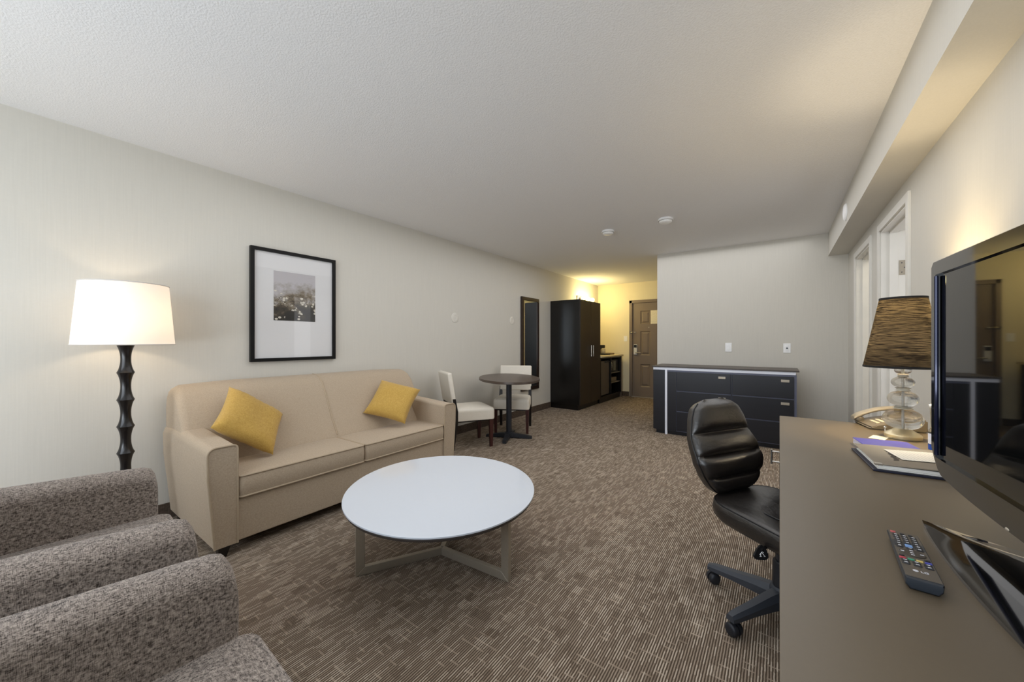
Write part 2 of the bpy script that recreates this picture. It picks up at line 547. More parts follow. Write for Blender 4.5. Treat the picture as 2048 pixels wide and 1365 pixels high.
# ----------------------------------------------------------------- sofa
sf = thing('sofa', 'beige two-cushion sofa with piped arms against the left wall', 'sofa', (-3.315, 0.665, 0))
SW = 1.84
prof = [(0.03, .28), (0.0, .55), (0.0, .80), (0.012, .86), (.05, .897), (.10, .908), (.16, .903), (.21, .885), (.255, .845), (.30, .77), (.355, .67), (.42, .55), (.485, .45), (.505, .38), (.49, .28)]
bm = bmesh.new(); rings = []
cen = (.22, .62)
st = [(0.004, .86), (0.010, .93), (0.024, .975), (0.05, 1.0)]
ys = [(y, s) for y, s in st] + [(y, 1.0) for y in (0.3, 0.6, 0.88, 0.912)] + [(0.92, 0.988)] + [(y, 1.0) for y in (0.928, 0.96, 1.24, 1.54)] + [(SW - y, s) for y, s in reversed(st)]
for y, s in ys:
    # the back swells a little toward the middle of each half
    k = 1.0 + 0.018 * math.sin(PI * ((y % 0.92) / 0.92)) if s == 1.0 else s
    drop = 0.03 * (1 - min(1, min(y, SW - y) / 0.12)) ** 2
    rings.append([(cen[0] + (x - cen[0]) * (k if x > cen[0] else min(k, 1)), y, cen[1] + (z - cen[1]) * (s) - (drop if z > 0.7 else 0)) for x, z in prof])
loft(bm, rings)
back = obj('backrest', bm, M_SOFA, sf, 60)
bm = bmesh.new()
tube(bm, [(x + 0.001, 0.92, z) for x, z in [(cen[0] + (px - cen[0]) * .995, cen[1] + (pz - cen[1]) * .992) for px, pz in prof[4:13]]], 0.006, 8)
obj('piping', bm, M_PIPE, back)
for side in (0, 1):
    bm = bmesh.new(); rings = []
    def arm_ring(x, ztop, bul):
        # outline in y,z seen from the front; outer side first
        pts = [(0.028, .065), (0.014 - bul * .4, .25), (-0.002 - bul, .45), (-0.004 - bul, ztop - .05)]
        for k in range(6):
            a = math.radians(180 - 18 * k)
            pts.append((0.034 + .038 * math.cos(a) * (1 + bul * 4), ztop - .038 + .038 * math.sin(a)))
        for k in range(4):
            a = math.radians(90 - 30 * k)
            pts.append((0.108 + .024 * math.cos(a), ztop - .024 + .024 * math.sin(a)))
        pts += [(0.132, .3), (0.132, .065)]
        return [(x, y if not side else SW - y, z) for y, z in pts]
    for x, zt, bl in ((0.02, .632, .006), (0.18, .645, .008), (0.34, .642, .006), (0.6, .627, .002), (0.8, .616, 0.0), (0.865, .612, 0.0)):
        rings.append(arm_ring(x, zt, bl))
    loft(bm, rings)
    arm = obj('arm', bm, M_SOFA, sf, 35)
    bm = bmesh.new()
    tube(bm, [(0.865, y, z) for _, y, z in arm_ring(0, .612, 0.0)], 0.0055, 8)
    obj('piping', bm, M_PIPE, arm)
obj('base', RB(0.10, 0.852, 0.125, SW - 0.125, 0.065, 0.305, 0.012, 2), M_SOFA, sf)

def cushion(bm, x0, x1, y0, y1, z0, z1, crown=0.02, r=0.03, n=14, sag=0.0):
    cx, cy, hx, hy = (x0 + x1) / 2, (y0 + y1) / 2, (x1 - x0) / 2, (y1 - y0) / 2
    def ring(ins, z, top):
        rr = max(0.004, r - ins * 0.5)
        return [(x, y, z) for x, y in rrect(2 * (hx - ins), 2 * (hy - ins), rr, 4, cx, cy)]
    R = []
    th = z1 - z0
    for k in range(7):
        t = k / 6
        bul = 0.008 * math.sin(PI * t)
        R.append([(x, y, z0 + th * t) for x, y in rrect(2 * (hx + bul), 2 * (hy + bul * 0.3), r, 4, cx, cy)])
    bot = []; top = []
    for k in range(1, 8):
        f = k / 8.0
        s = 1 - f
        c = crown * (1 - s * s)
        top.append([(cx + (x - cx) * s, cy + (y - cy) * s, z1 + c) for x, y in rrect(2 * hx, 2 * hy, r, 4, cx, cy)])
        bot.append([(cx + (x - cx) * s, cy + (y - cy) * s, z0 - c * 0.1) for x, y in rrect(2 * hx, 2 * hy, r, 4, cx, cy)])
    loft(bm, bot[::-1] + R + top)

for y0, y1 in ((0.137, 0.917), (0.923, SW - 0.137)):
    bm = bmesh.new(); cushion(bm, 0.44, 0.866, y0, y1, 0.312, 0.428, 0.018, 0.028)
    cu = obj('seat_cushion', bm, M_SOFA, sf, 50)
    bm = bmesh.new()
    for z in (0.428, 0.312):
        tube(bm, [(x, y, z) for x, y in rrect(0.428, y1 - y0 + 0.002, 0.028, 4, 0.653, (y0 + y1) / 2)], 0.0055, 8, True)
    obj('piping', bm, M_PIPE, cu)
for x in (0.06, 0.80):
    for y in (0.045, SW - 0.105):
        bm = bmesh.new()
        loft(bm, [[(x + 0.008, y + 0.008, 0), (x + 0.042, y + 0.008, 0), (x + 0.042, y + 0.042, 0), (x + 0.008, y + 0.042, 0)], [(x, y, 0.07), (x + 0.06, y, 0.07), (x + 0.06, y + 0.06, 0.07), (x, y + 0.06, 0.07)]])
        obj('leg', bm, M_DARKLEG, sf)

# throw pillows
def pillow_bm(h, T, seed, wr=0.006, n=22):
    bm = bmesh.new()
    def P(u, v, s):
        pin = 1 - 0.075 * (1 - (u * u) * 1.0) * (v * v) ** 1.0
        pin2 = 1 - 0.075 * (1 - v * v) * (u * u)
        x, y = u * h * pin2, v * h * pin
        e = max(0.0, (1 - u ** 4) * (1 - v ** 4)) ** 0.55
        z = s * T * e
        q = Vector((x * 9 + seed, y * 9, s * 2.0))
        z += wr * e * noise.noise(q) * 1.6
        edge = max(abs(u), abs(v))
        z += s * wr * 0.9 * math.sin(26 * (u if abs(v) > abs(u) else v) + seed) * max(0, edge - 0.55) * (1 - edge) * 8
        return (x, y, z)
    g = {}
    for s in (1, -1):
        for i in range(n + 1):
            for j in range(n + 1):
                u, v = -1 + 2 * i / n, -1 + 2 * j / n
                u = math.copysign(abs(u) ** 0.8, u); v = math.copysign(abs(v) ** 0.8, v)
                if s == -1 and (i in (0, n) or j in (0, n)):
                    g[s, i, j] = g[1, i, j]
                else:
                    g[s, i, j] = bm.verts.new(P(u, v, s))
    for s in (1, -1):
        for i in range(n):
            for j in range(n):
                q = [g[s, i, j], g[s, i + 1, j], g[s, i + 1, j + 1], g[s, i, j + 1]]
                bm.faces.new(q if s == 1 else q[::-1])
    return bm
def pillow(label, c, r, h, T, seed, m, name='throw_pillow', group=None):
    o = obj(name, pillow_bm(h, T, seed), m, None, 80, loc=c)
    o.rotation_euler = r
    return tag(o, label, 'pillow', group)
pillow('mustard yellow throw pillow on the sofa by the left arm, nearest the floor lamp', (-2.811, 0.987, 0.668), (0.751, -0.544, 2.58), 0.196, 0.065, 1.3, M_YELLOW, group='yellow sofa pillows')
pillow('mustard yellow throw pillow against the right arm of the sofa, nearest the dining chairs', (-2.792, 2.075, 0.655), (0.34, -0.765, 1.931), 0.187, 0.065, 4.1, M_YELLOW, group='yellow sofa pillows')

# ----------------------------------------------------------------- coffee table
ct = thing('coffee_table', 'low coffee table with round white top and three-armed metal base', 'table', (-1.525, 1.46, 0))
def oval(bm, a, b, ang, z0, z1, bev=0.004, n=96, c=(0, 0), under=0.0):
    rings = []
    for ins, z in ((under + bev, z0), (under * 0.6, z0 + bev * 0.6), (0, z1 - bev), (bev * 0.3, z1 - bev * 0.3), (bev, z1)):
        rings.append([(c[0] + (a - ins) * math.cos(2 * PI * k / n) * math.cos(ang) - (b - ins) * math.sin(2 * PI * k / n) * math.sin(ang),
                       c[1] + (a - ins) * math.cos(2 * PI * k / n) * math.sin(ang) + (b - ins) * math.sin(2 * PI * k / n) * math.cos(ang), z) for k in range(n)])
    loft(bm, rings)
bm = bmesh.new(); oval(bm, .551, .508, -.725, .371, .380, 0.003)
top = obj('table_top', bm, M_WHITETOP, ct, 30)
bm = bmesh.new(); oval(bm, .549, .506, -.725, .354, .371, 0.003, under=0.01)
obj('edge_band', bm, plain('grey_edge', (66, 60, 58), 0.5), top)
for a in (-118.5, 3.5, 123.0):
    M = rot_m('Z', a)
    bm = bmesh.new()
    w, h, L = 0.0125, 0.042, 0.445
    poly = [(0, 0), (L, 0), (L, .352), (L - h, .352), (L - h, h), (0, h)]
    MM = M @ Matrix(((1, 0, 0, 0), (0, 0, 1, 0), (0, 1, 0, 0), (0, 0, 0, 1)))
    # two mitred bars
    prism(bm, [(0.004, 0.002), (L, 0.002), (L - h, h), (0.004, h)], -w, w, MM)
    prism(bm, [(L + .0005, 0.002), (L + .0005, .353), (L - h - .0005, .353), (L - h - .0005, h)], -w - .0005, w + .0005, MM)
    bmesh.ops.bevel(bm, geom=list(bm.edges), offset=0.0012, segments=1, affect='EDGES')
    obj('leg', bm, M_STEEL, ct, 30)

# ----------------------------------------------------------------- armchairs
def make_armchair(label):
    t = thing('armchair', label, 'armchair', (0, 0, 0), 0, 'tweed armchairs')
    for s in (-1, 1):
        bm = bmesh.new(); rings = []
        for y, zt, k in ((-0.50, .70, 1.0), (-0.3, .686, 1.0), (-0.1, .671, 1.0), (0.1, .661, 1.0), (0.25, .653, 1.0), (0.325, .647, 1.0), (0.348, .638, .985), (0.360, .615, .95), (0.364, .59, .9)):
            hw0 = 0.066 * k
            pts = [(-hw0 * 0.84, 0.10), (-hw0 * 0.92, .38)]
            for q in range(9):
                a = math.radians(180 - 22.5 * q)
                pts.append((hw0 * math.cos(a), zt - 0.05 + 0.05 * math.sin(a)))
            pts += [(hw0 * 0.92, .38), (hw0 * 0.84, .10)]
            rings.append([(s * 0.3625 + px, y, pz) for px, pz in pts])
        loft(bm, rings)
        obj('arm', bm, M_TWEED, t, 60)
    obj('base', RB(-0.31, 0.31, -0.42, 0.335, 0.10, 0.30, 0.012, 2), M_TWEED, t)
    bm = bmesh.new(); cushion(bm, -0.302, 0.302, -0.24, 0.392, 0.302, 0.452, 0.022, 0.045)
    c = obj('seat_cushion', bm, M_TWEED, t, 50)
    bm = bmesh.new(); tube(bm, [(x, y, 0.449) for x, y in rrect(0.606, 0.634, 0.045, 5, 0, 0.076)], 0.005, 8, True)
    obj('piping', bm, M_TWEED, c)
    bm = bmesh.new(); rings = []
    for z, y0, y1, k in ((0.12, -0.47, -0.30, .96), (0.45, -0.53, -0.26, 1.0), (0.70, -0.60, -0.34, 1.0), (0.82, -0.63, -0.40, .98), (0.855, -0.62, -0.44, .93)):
        rings.append([(x * k, (y0 + y1) / 2 + y, z) for x, y in rrect(0.74, y1 - y0, min(.06, (y1 - y0) * .45), 5)])
    loft(bm, rings)
    obj('backrest', bm, M_TWEED, t, 60)
    for x in (-0.33, 0.33):
        for y in (-0.40, 0.29):
            bm = bmesh.new()
            loft(bm, [[(x - .016, y - .016, 0), (x + .016, y - .016, 0), (x + .016, y + .016, 0), (x - .016, y + .016, 0)], [(x - .026, y - .026, .11), (x + .026, y - .026, .11), (x + .026, y + .026, .11), (x - .026, y + .026, .11)]])
            obj('leg', bm, M_DARKLEG, t)
    return t
ac = make_armchair('grey tweed armchair nearer the floor lamp, holding a patterned pillow')
ac.location = (-1.855, 0.025, 0); ac.rotation_euler = (0, 0, math.radians(-4))
copy_thing(ac, (-0.808, -0.022, 0), math.radians(-3), 'grey tweed armchair with an empty seat, the one nearer the desk in the foreground')
def mat_damask():
    g = NT('scroll_print')
    p = g.pos('obj')
    v = g.n('ShaderNodeTexWave', wave_type='RINGS')
    g.link(p, v.inputs['Vector']); v.inputs['Scale'].default_value = 9.0; v.inputs['Distortion'].default_value = 9.0; v.inputs['Detail'].default_value = 1.0; v.inputs['Detail Scale'].default_value = 1.6
    m = g.math('GREATER_THAN', v.outputs[1], 0.62)
    g.bsdf(g.mix(m, lin(216, 206, 186), lin(74, 60, 50)), 0.9)
    return g.m
pillow('cream pillow with dark scroll print on the armchair nearer the floor lamp', (-1.84, -0.105, 0.70), (math.radians(72), 0, math.radians(-4)), 0.19, 0.06, 2.2, mat_damask())

# ----------------------------------------------------------------- floor lamp
fl = thing('floor_lamp', 'tall floor lamp with white drum shade and black turned pole', 'lamp', (-3.08, 0.452, 0))
bm = bmesh.new(); lathe(bm, [(0.14, 0), (0.14, 0.012), (0.132, 0.02), (0.05, 0.032), (0.03, 0.04)], 40)
obj('base', bm, M_LAMPW, fl)
bm = bmesh.new(); pr = [(0.026, 0.03)]
zr = [0.075, 0.229, 0.385, 0.540, 0.693, 0.847, 1.004]
for k, z in enumerate(zr):
    if k:
        z0 = zr[k - 1]
        for q in range(1, 10):
            f = q / 10
            pr.append((0.0225 + 0.0145 * (abs(2 * f - 1) ** 2.2), z0 + (z - z0) * f))
    pr += [(0.0365, z - 0.004), (0.0385, z), (0.0365, z + 0.004)]
for q in range(1, 10):
    f = q / 10
    pr.append((0.0225 + 0.0145 * (abs(2 * f - 1) ** 2.2), 1.004 + 0.156 * f))
pr += [(0.037, 1.16), (0.03, 1.172), (0.012, 1.178), (0.012, 1.27)]
lathe(bm, pr, 32)
obj('pole', bm, M_LAMPW, fl, 30)
bm = bmesh.new()
def shade(bm, r0, z0, r1, z1, th=0.0015, n=56):
    lathe(bm, [(r0 - th, z0), (r0, z0), (r1, z1), (r1 - th, z1)], n, cap=False)
    ring0 = len(bm.verts)
def shade_bm(r0, z0, r1, z1, n=64):
    b = bmesh.new(); R = []
    for k in range(9):
        f = k / 8
        R.append([((r0 + (r1 - r0) * f) * math.cos(2 * PI * q / n), (r0 + (r1 - r0) * f) * math.sin(2 * PI * q / n), z0 + (z1 - z0) * f) for q in range(n)])
    loft(b, R, cap=False)
    return b
bm.free()
sh = obj('lamp_shade', shade_bm(0.213, 1.166, 0.186, 1.514), mat_thin('white_shade', (222, 218, 212), lin(156, 150, 142)), fl)
for r, z in ((0.213, 1.166), (0.186, 1.514)):
    bm = bmesh.new(); tube(bm, [(r * math.cos(2 * PI * k / 64), r * math.sin(2 * PI * k / 64), z) for k in range(64)], 0.0028, 6, True)
    obj('shade_trim', bm, plain('shade_trim', (206, 202, 198), 0.8), sh)
bm = bmesh.new()
for k in range(3):
    a = 2 * PI * k / 3
    cyl(bm, (0, 0, 1.49), (0.186 * math.cos(a), 0.186 * math.sin(a), 1.51), 0.002, 6)
cyl(bm, (0, 0, 1.26), (0, 0, 1.50), 0.003, 8)
obj('harp', bm, M_STEEL, fl)
bm = bmesh.new(); ball(bm, (0, 0, 1.31), 0.03, 1, 1, 1.3)
obj('bulb', bm, mat_glow('warm_bulb', (255, 214, 160), 1.5), fl)

# ----------------------------------------------------------------- framed picture
pc = thing('framed_picture', 'black-framed picture with wide white mat above the sofa', 'picture', (XL, 1.50, 1.4755))
hw_, hh_ = 0.338, 0.452
bm = bmesh.new()
fw = 0.026
for a in ((-hw_, hw_, hh_ - fw, hh_), (-hw_, hw_, -hh_, -hh_ + fw), (-hw_, -hw_ + fw, -hh_ + fw, hh_ - fw), (hw_ - fw, hw_, -hh_ + fw, hh_ - fw)):
    box(bm, 0.0, 0.032, *a)
obj('frame', bm, plain('picture_black', (12, 11, 11), 0.5, Specular_IOR_Level=0.25), pc)
obj('mat_board', B(0.004, 0.014, -hw_ + fw, hw_ - fw, -hh_ + fw, hh_ - fw), plain('mat_board', (228, 227, 228), 0.8, grain=0.01), pc)
def mat_art():
    g = NT('abstract_pebbles')
    p = g.pos('obj')
    sep = g.n('ShaderNodeSeparateXYZ'); g.link(p, sep.inputs[0])
    z = g.math('DIVIDE', g.math('ADD', sep.outputs[2], 0.12), 0.40, clamp=True)   # 0 bottom .. 1 top
    y = g.math('DIVIDE', g.math('ADD', sep.outputs[1], 0.172), 0.332, clamp=True)
    big = g.noise(g.scale(p, (1, 11, 15)), 1.0, 5.0, 0.65)
    t = g.math('ADD', g.math('SUBTRACT', g.math('MULTIPLY', z, 1.25), g.math('MULTIPLY', y, 0.22)), g.math('MULTIPLY', g.math('SUBTRACT', big, 0.5), 1.5))
    base = g.ramp(t, [(0.05, lin(20, 17, 13)), (0.24, lin(62, 52, 38)), (0.42, lin(126, 114, 96)), (0.62, lin(166, 160, 156)), (0.9, lin(192, 188, 192))])
    vo = g.n('ShaderNodeTexVoronoi'); g.link(g.scale(p, (1, 28, 36)), vo.inputs['Vector']); vo.inputs['Scale'].default_value = 1.0
    spot = g.math('LESS_THAN', vo.outputs['Distance'], 0.33)
    band = g.math('MULTIPLY', g.math('LESS_THAN', z, 0.62), g.math('GREATER_THAN', g.noise(g.scale(p, (1, 9, 9)), 1.3, 1.0), 0.5))
    c2 = g.mix(g.math('MULTIPLY', g.math('MULTIPLY', spot, band), 0.85), base, lin(224, 218, 204))
    v2 = g.n('ShaderNodeTexVoronoi'); g.link(g.scale(p, (1, 14, 18)), v2.inputs['Vector'])
    dk = g.math('MULTIPLY', g.math('LESS_THAN', v2.outputs['Distance'], 0.33), g.math('LESS_THAN', z, 0.5))
    c3 = g.mix(g.math('MULTIPLY', dk, 0.6), c2, lin(34, 28, 22))
    g.bsdf(c3, 0.5)
    return g.m
obj('art_print', B(0.0135, 0.0152, -0.172, 0.160, -0.12, 0.284), mat_art(), pc)
def mat_pane():
    g = NT('picture_glass')
    tr = g.n('ShaderNodeBsdfTransparent')
    gl = g.n('ShaderNodeBsdfGlossy'); gl.inputs['Roughness'].default_value = 0.01
    fr = g.n('ShaderNodeFresnel'); fr.inputs[0].default_value = 1.45
    mx = g.n('ShaderNodeMixShader')
    g.link(g.math('MINIMUM', fr.outputs[0], 0.16), mx.inputs[0]); g.link(tr.outputs[0], mx.inputs[1]); g.link(gl.outputs[0], mx.inputs[2])
    g.link(mx.outputs[0], g.out.inputs[0])
    return g.m
bm = bmesh.new()
bm.faces.new([bm.verts.new(p) for p in ((0.02, -hw_ + fw, -hh_ + fw), (0.02, hw_ - fw, -hh_ + fw), (0.02, hw_ - fw, hh_ - fw), (0.02, -hw_ + fw, hh_ - fw))])
obj('glass_pane', bm, mat_pane(), pc)

# ----------------------------------------------------------------- bistro table and chairs
dt = thing('bistro_table', 'small dark-topped pedestal table between two white chairs', 'table', (-2.705, 3.706, 0))
bm = bmesh.new(); oval(bm, .364, .56, .794, .712, .742, 0.006)
obj('table_top', bm, M_BROWNTOP, dt, 30)
bm = bmesh.new(); lathe(bm, [(0.034, 0.05), (0.034, 0.70)], 24)
lathe(bm, [(0.09, 0.70), (0.09, 0.7125)], 24)
obj('pedestal', bm, M_BLACKM, dt)
bm = bmesh.new()
for a in (24.7, 114.7, 204.7, 294.7):
    M = rot_m('Z', a)
    loft(bm, [[M @ Vector(p) for p in ((x, -w, z0), (x, w, z0), (x, w, z1), (x, -w, z1))] for x, w, z0, z1 in ((0.0, .034, .012, .062), (0.10, .030, .010, .056), (0.26, .024, .003, .035), (0.285, .02, 0.0, .028))])
lathe(bm, [(0.05, 0.02), (0.05, 0.065), (0.036, 0.075)], 24)
obj('cross_base', bm, M_BLACKM, dt)

def make_dining(label):
    t = thing('dining_chair', label, 'chair', (0, 0, 0), 0, 'white dining chairs')
    bm = bmesh.new()
    R = []
    for z, k in ((0.312, .985), (0.325, 1.0), (0.405, 1.0), (0.424, .985), (0.438, .94), (0.448, .8), (0.454, .5), (0.456, .1)):
        R.append([((1.0 - 0.07 * (0.5 - (y / 0.46))) * x * k, y * k + 0.005, z) for x, y in rrect(0.47, 0.46, 0.035, 5)])
    loft(bm, R)
    obj('seat', bm, M_CREAM, t, 50)
    bm = bmesh.new(); box(bm, -0.20, 0.20, -0.20, 0.215, 0.295, 0.315)
    obj('seat_rail', bm, M_DARKLEG, t)
    bm = bmesh.new()
    M = Matrix.Translation((0, -0.232, 0.50)) @ Matrix.Rotation(math.radians(9), 4, 'X')
    rbox(bm, -0.222, 0.222, -0.026, 0.026, 0.0, 0.345, 0.016, 3, M)
    obj('backrest', bm, M_CREAM, t, 50)
    for s in (-1, 1):
        x = s * 0.205
        bm = bmesh.new()
        loft(bm, [[(x - w, 0.195 - w, z), (x + w, 0.195 - w, z), (x + w, 0.195 + w, z), (x - w, 0.195 + w, z)] for w, z in ((0.015, 0), (0.022, 0.305))])
        obj('leg', bm, M_MAHOG, t)
        bm = bmesh.new()
        loft(bm, [[(x - w, y - w, z), (x + w, y - w, z), (x + w, y + w, z), (x - w, y + w, z)] for w, y, z in ((0.015, -0.25, 0), (0.021, -0.215, 0.30), (0.021, -0.215, 0.42), (0.017, -0.236, 0.56))])
        obj('leg', bm, M_DARKLEG, t)
    return t
dc = make_dining('white upholstered dining chair seen from the side, next to the sofa')
dc.location = (-2.921, 3.217, 0); dc.rotation_euler = (0, 0, math.radians(-30))
copy_thing(dc, (-2.90, 4.075, 0), math.radians(-151.9), 'white upholstered dining chair behind the pedestal table, in front of the mirror')

# ----------------------------------------------------------------- wall mirror
mr_ = thing('wall_mirror', 'tall dark-framed mirror on the left wall behind the dining chairs', 'mirror', (XL, 5.143, 1.143))
hw_, hh_, fw = 0.258, 0.755, 0.055
bm = bmesh.new()
for a in ((-hw_, hw_, hh_ - fw, hh_), (-hw_, hw_, -hh_, -hh_ + fw), (-hw_, -hw_ + fw, -hh_ + fw, hh_ - fw), (hw_ - fw, hw_, -hh_ + fw, hh_ - fw)):
    rbox(bm, 0.0, 0.034, a[0], a[1], a[2], a[3], 0.005, 2)
obj('frame', bm, mat_wood('mirror_frame_wood', (30, 20, 15), (52, 36, 27), 0.3), mr_)
bm = bmesh.new()
i0 = fw - 0.012
box(bm, 0.02, 0.036, -hw_ + fw - 0.004, -hw_ + fw + .003, -hh_ + fw, hh_ - fw)
obj('edge_reflection', bm, plain('edge_reflection', (206, 180, 140), 0.3, 0.6), mr_)  # pale strip stands in for a reflection along the mirror's left edge
g = NT('mirror_silver'); g.bsdf(lin(232, 236, 238), 0.015, 1.0)
obj('mirror_glass', B(0.006, 0.018, -hw_ + fw, hw_ - fw, -hh_ + fw, hh_ - fw), g.m, mr_)

# ----------------------------------------------------------------- wardrobe
wd = thing('wardrobe', 'tall black two-door wardrobe against the left wall', 'wardrobe', (XL + 0.002, 5.835, 0))
bm = bmesh.new(); rbox(bm, 0.0, 0.565, 0.0, 0.872, 0.085, 1.905, 0.002, 1)
obj('carcass', bm, M_ESP, wd)
obj('plinth', B(0.0, 0.535, 0.012, 0.86, 0, 0.085), M_ESP, wd)
for k, (y0, y1) in enumerate(((0.003, 0.4335), (0.4385, 0.869))):
    d = obj('door', RB(0.566, 0.586, y0, y1, 0.09, 1.902, 0.002, 1), mat_wood('espresso_door', (34, 26, 18), (46, 36, 26), 0.38) if k == 0 else bpy.data.materials['espresso_door'], wd)
    yh = 0.39 if k == 0 else 0.478
    bm = bmesh.new(); cyl(bm, (0.615, yh, 0.915), (0.615, yh, 1.11), 0.006, 10)
    for z in (0.945, 1.08):
        cyl(bm, (0.584, yh, z), (0.615, yh, z), 0.004, 8)
    obj('handle', bm, M_CHROME, d)

# ----------------------------------------------------------------- kitchenette cabinet
kc = thing('kitchenette_cabinet', 'low black open-front cabinet with a pale worktop beside the wardrobe', 'cabinet', (XL + 0.002, 6.72, 0))
KD, KW = 0.585, 1.13
bm = bmesh.new()
box(bm, 0, KD, 0, 0.02, 0.10, 0.87); box(bm, 0, KD, KW - 0.02, KW, 0.10, 0.87); box(bm, 0, 0.02, 0.02, KW - 0.02, 0.10, 0.87)
box(bm, 0.02, KD, 0.02, KW - 0.02, 0.10, 0.12); box(bm, 0.02, KD, 0.53, 0.55, 0.12, 0.87); box(bm, 0.02, KD - 0.01, 0.02, KW - 0.02, 0.845, 0.87)
obj('carcass', bm, M_ESP, kc)
obj('plinth', B(0, KD - 0.03, 0.005, KW - 0.005, 0, 0.10), M_ESP, kc)
for z in (0.53, 0.33):
    obj('shelf', B(0.02, KD - 0.02, 0.551, KW - 0.021, z, z + 0.018), plain('shelf_edge', (120, 112, 98), 0.4), kc)
obj('end_panel', B(0, KD + 0.002, KW, KW + 0.03, 0.0, 0.87), plain('cabinet_side', (110, 98, 84), 0.45), kc)
obj('worktop', RB(0, KD + 0.03, 0.0, KW + 0.055, 0.872, 0.902, 0.004, 2), plain('worktop_cream', (222, 208, 172), 0.35), kc)
fr = thing('mini_fridge', 'dark grey mini fridge inside the kitchenette cabinet', 'fridge', (XL + 0.002, 6.72, 0))
obj('body', B(0.03, 0.50, 0.035, 0.515, 0.122, 0.80), M_BLACK, fr)
fd = obj('door', RB(0.503, 0.555, 0.035, 0.515, 0.135, 0.80, 0.008, 2), plain('fridge_steel', (112, 106, 96), 0.35, 0.5), fr)
obj('handle', RB(0.552, 0.572, 0.28, 0.50, 0.765, 0.795, 0.005, 2), M_BLACK, fd)
mw = thing('microwave', 'small dark microwave on the top shelf of the kitchenette cabinet', 'microwave', (XL + 0.002, 6.72, 0))
obj('body', RB(0.1, 0.53, 0.565, 1.085, 0.55, 0.80, 0.006, 2), M_BLACK, mw)
obj('window', RB(0.528, 0.534, 0.60, 0.94, 0.575, 0.775, 0.002, 1), plain('oven_window', (26, 30, 30), 0.08), mw)
bm = bmesh.new(); tube(bm, [(0.53, 0.63 , 0.58), (0.565, 0.625, 0.62), (0.57, 0.62, 0.68), (0.565, 0.625, 0.74), (0.53, 0.63, 0.78)], 0.008, 8)
obj('handle', bm, M_CHROME, mw)
o = obj('storage_box', RB(0.15, 0.50, 0.58, 1.08, 0.349, 0.43, 0.006, 2), plain('box_taupe', (150, 138, 120), 0.6), None, loc=(XL + 0.002, 6.72, 0))
tag(o, 'flat taupe box on the lower shelf of the kitchenette cabinet', 'box')
cm = thing('coffee_maker', 'small black coffee maker on the pale kitchenette worktop', 'coffee maker', (-3.02, 7.36, 0.902), math.radians(-8))
obj('drip_tray', RB(-0.02, 0.17, -0.1, 0.1, 0.0, 0.03, 0.006, 2), M_BLACK, cm)
obj('tower', RB(-0.12, -0.02, -0.1, 0.1, 0.0, 0.20, 0.012, 3), M_BLACK, cm)
obj('brew_head', RB(-0.1, 0.06, -0.09, 0.09, 0.14, 0.205, 0.012, 3), M_BLACK, cm)
bm = bmesh.new(); lathe(bm, [(0.045, 0.032), (0.05, 0.05), (0.05, 0.10), (0.045, 0.125)], 20, (0.06, 0.0))
obj('carafe', bm, plain('carafe_pale', (210, 200, 170), 0.2), cm)
o = obj('serving_tray', RB(-0.13, 0.13, -0.12, 0.12, 0, 0.035, 0.01, 2), plain('tray_brown', (110, 92, 62), 0.5), None, loc=(-2.99, 7.62, 0.902))
tag(o, 'brown serving tray on the kitchenette worktop, near the entry door', 'tray')
sc_ = thing('wall_sconce', 'three-bulb wall light glowing above the wardrobe and kitchenette', 'wall light', (XL, 7.2, 2.06))
obj('back_plate', RB(0, 0.03, -0.30, 0.30, -0.05, 0.05, 0.008, 2), M_CHROME, sc_)
for y in (-0.22, 0, 0.22):
    bm = bmesh.new(); cyl(bm, (0.03, y, 0), (0.075, y, 0), 0.02, 14)
    s = obj('socket', bm, M_CHROME, sc_)
    bm = bmesh.new(); ball(bm, (0.115, y, 0.0), 0.045)
    obj('bulb', bm, mat_glow('sconce_bulb', (255, 226, 130), 7.0) if y == -0.22 else bpy.data.materials['sconce_bulb'], s)

# ----------------------------------------------------------------- small fixtures
def plate(name, label, cat, M, kind):
    t = thing(name, label, cat)
    t.matrix_world = M
    obj('cover_plate', RB(-0.037, 0.037, -0.006, 0.0, -0.058, 0.058, 0.004, 2), M_WHITE, t)
    if kind == 'rocker':
        obj('rocker', RB(-0.017, 0.017, -0.010, -0.004, -0.034, 0.034, 0.003, 2), plain('rocker_white', (246, 246, 246), 0.35), t)
    else:
        bm = bmesh.new()
        rbox(bm, -0.017, 0.017, -0.009, -0.004, -0.034, 0.034, 0.003, 2)
        obj('insert', bm, plain('insert_white', (246, 246, 246), 0.35), t)
        bm = bmesh.new()
        cyl(bm, (0, -0.0085, 0.0), (0, -0.013, 0.0), 0.010, 14)
        obj('jack', bm, M_GREYP, t)
    return t
plate('light_switch', 'white rocker switch on the back wall above the dresser middle', 'switch', Matrix.Translation((-0.547, YB, 1.105)), 'rocker')
plate('wall_outlet', 'white jack plate on the back wall above the dresser right end', 'outlet', Matrix.Translation((0.074, YB, 1.10)), 'jack')
plate('light_switch', 'cream wall switch beside the entry door frame', 'switch', Matrix.Translation((-2.71, YE, 1.24)), 'rocker')
for y, z, lb in ((3.415, 1.483, 'round white cover on the left wall, above the dining chair nearest the sofa'), (4.66, 1.50, 'round white cover on the left wall, just beside the tall mirror')):
    bm = bmesh.new(); lathe(bm, [(0.062, 0), (0.062, 0.003), (0.055, 0.007), (0.03, 0.008), (0.027, 0.0055), (0.022, 0.0055), (0.018, 0.008)], 32)
    bm.transform(Matrix.Rotation(PI / 2, 4, 'Y'))
    o = obj('wall_outlet_cover', bm, plain('cover_paint', (216, 212, 203), 0.6), None, loc=(XL, y, z)); tag(o, lb, 'outlet cover', 'round wall covers')
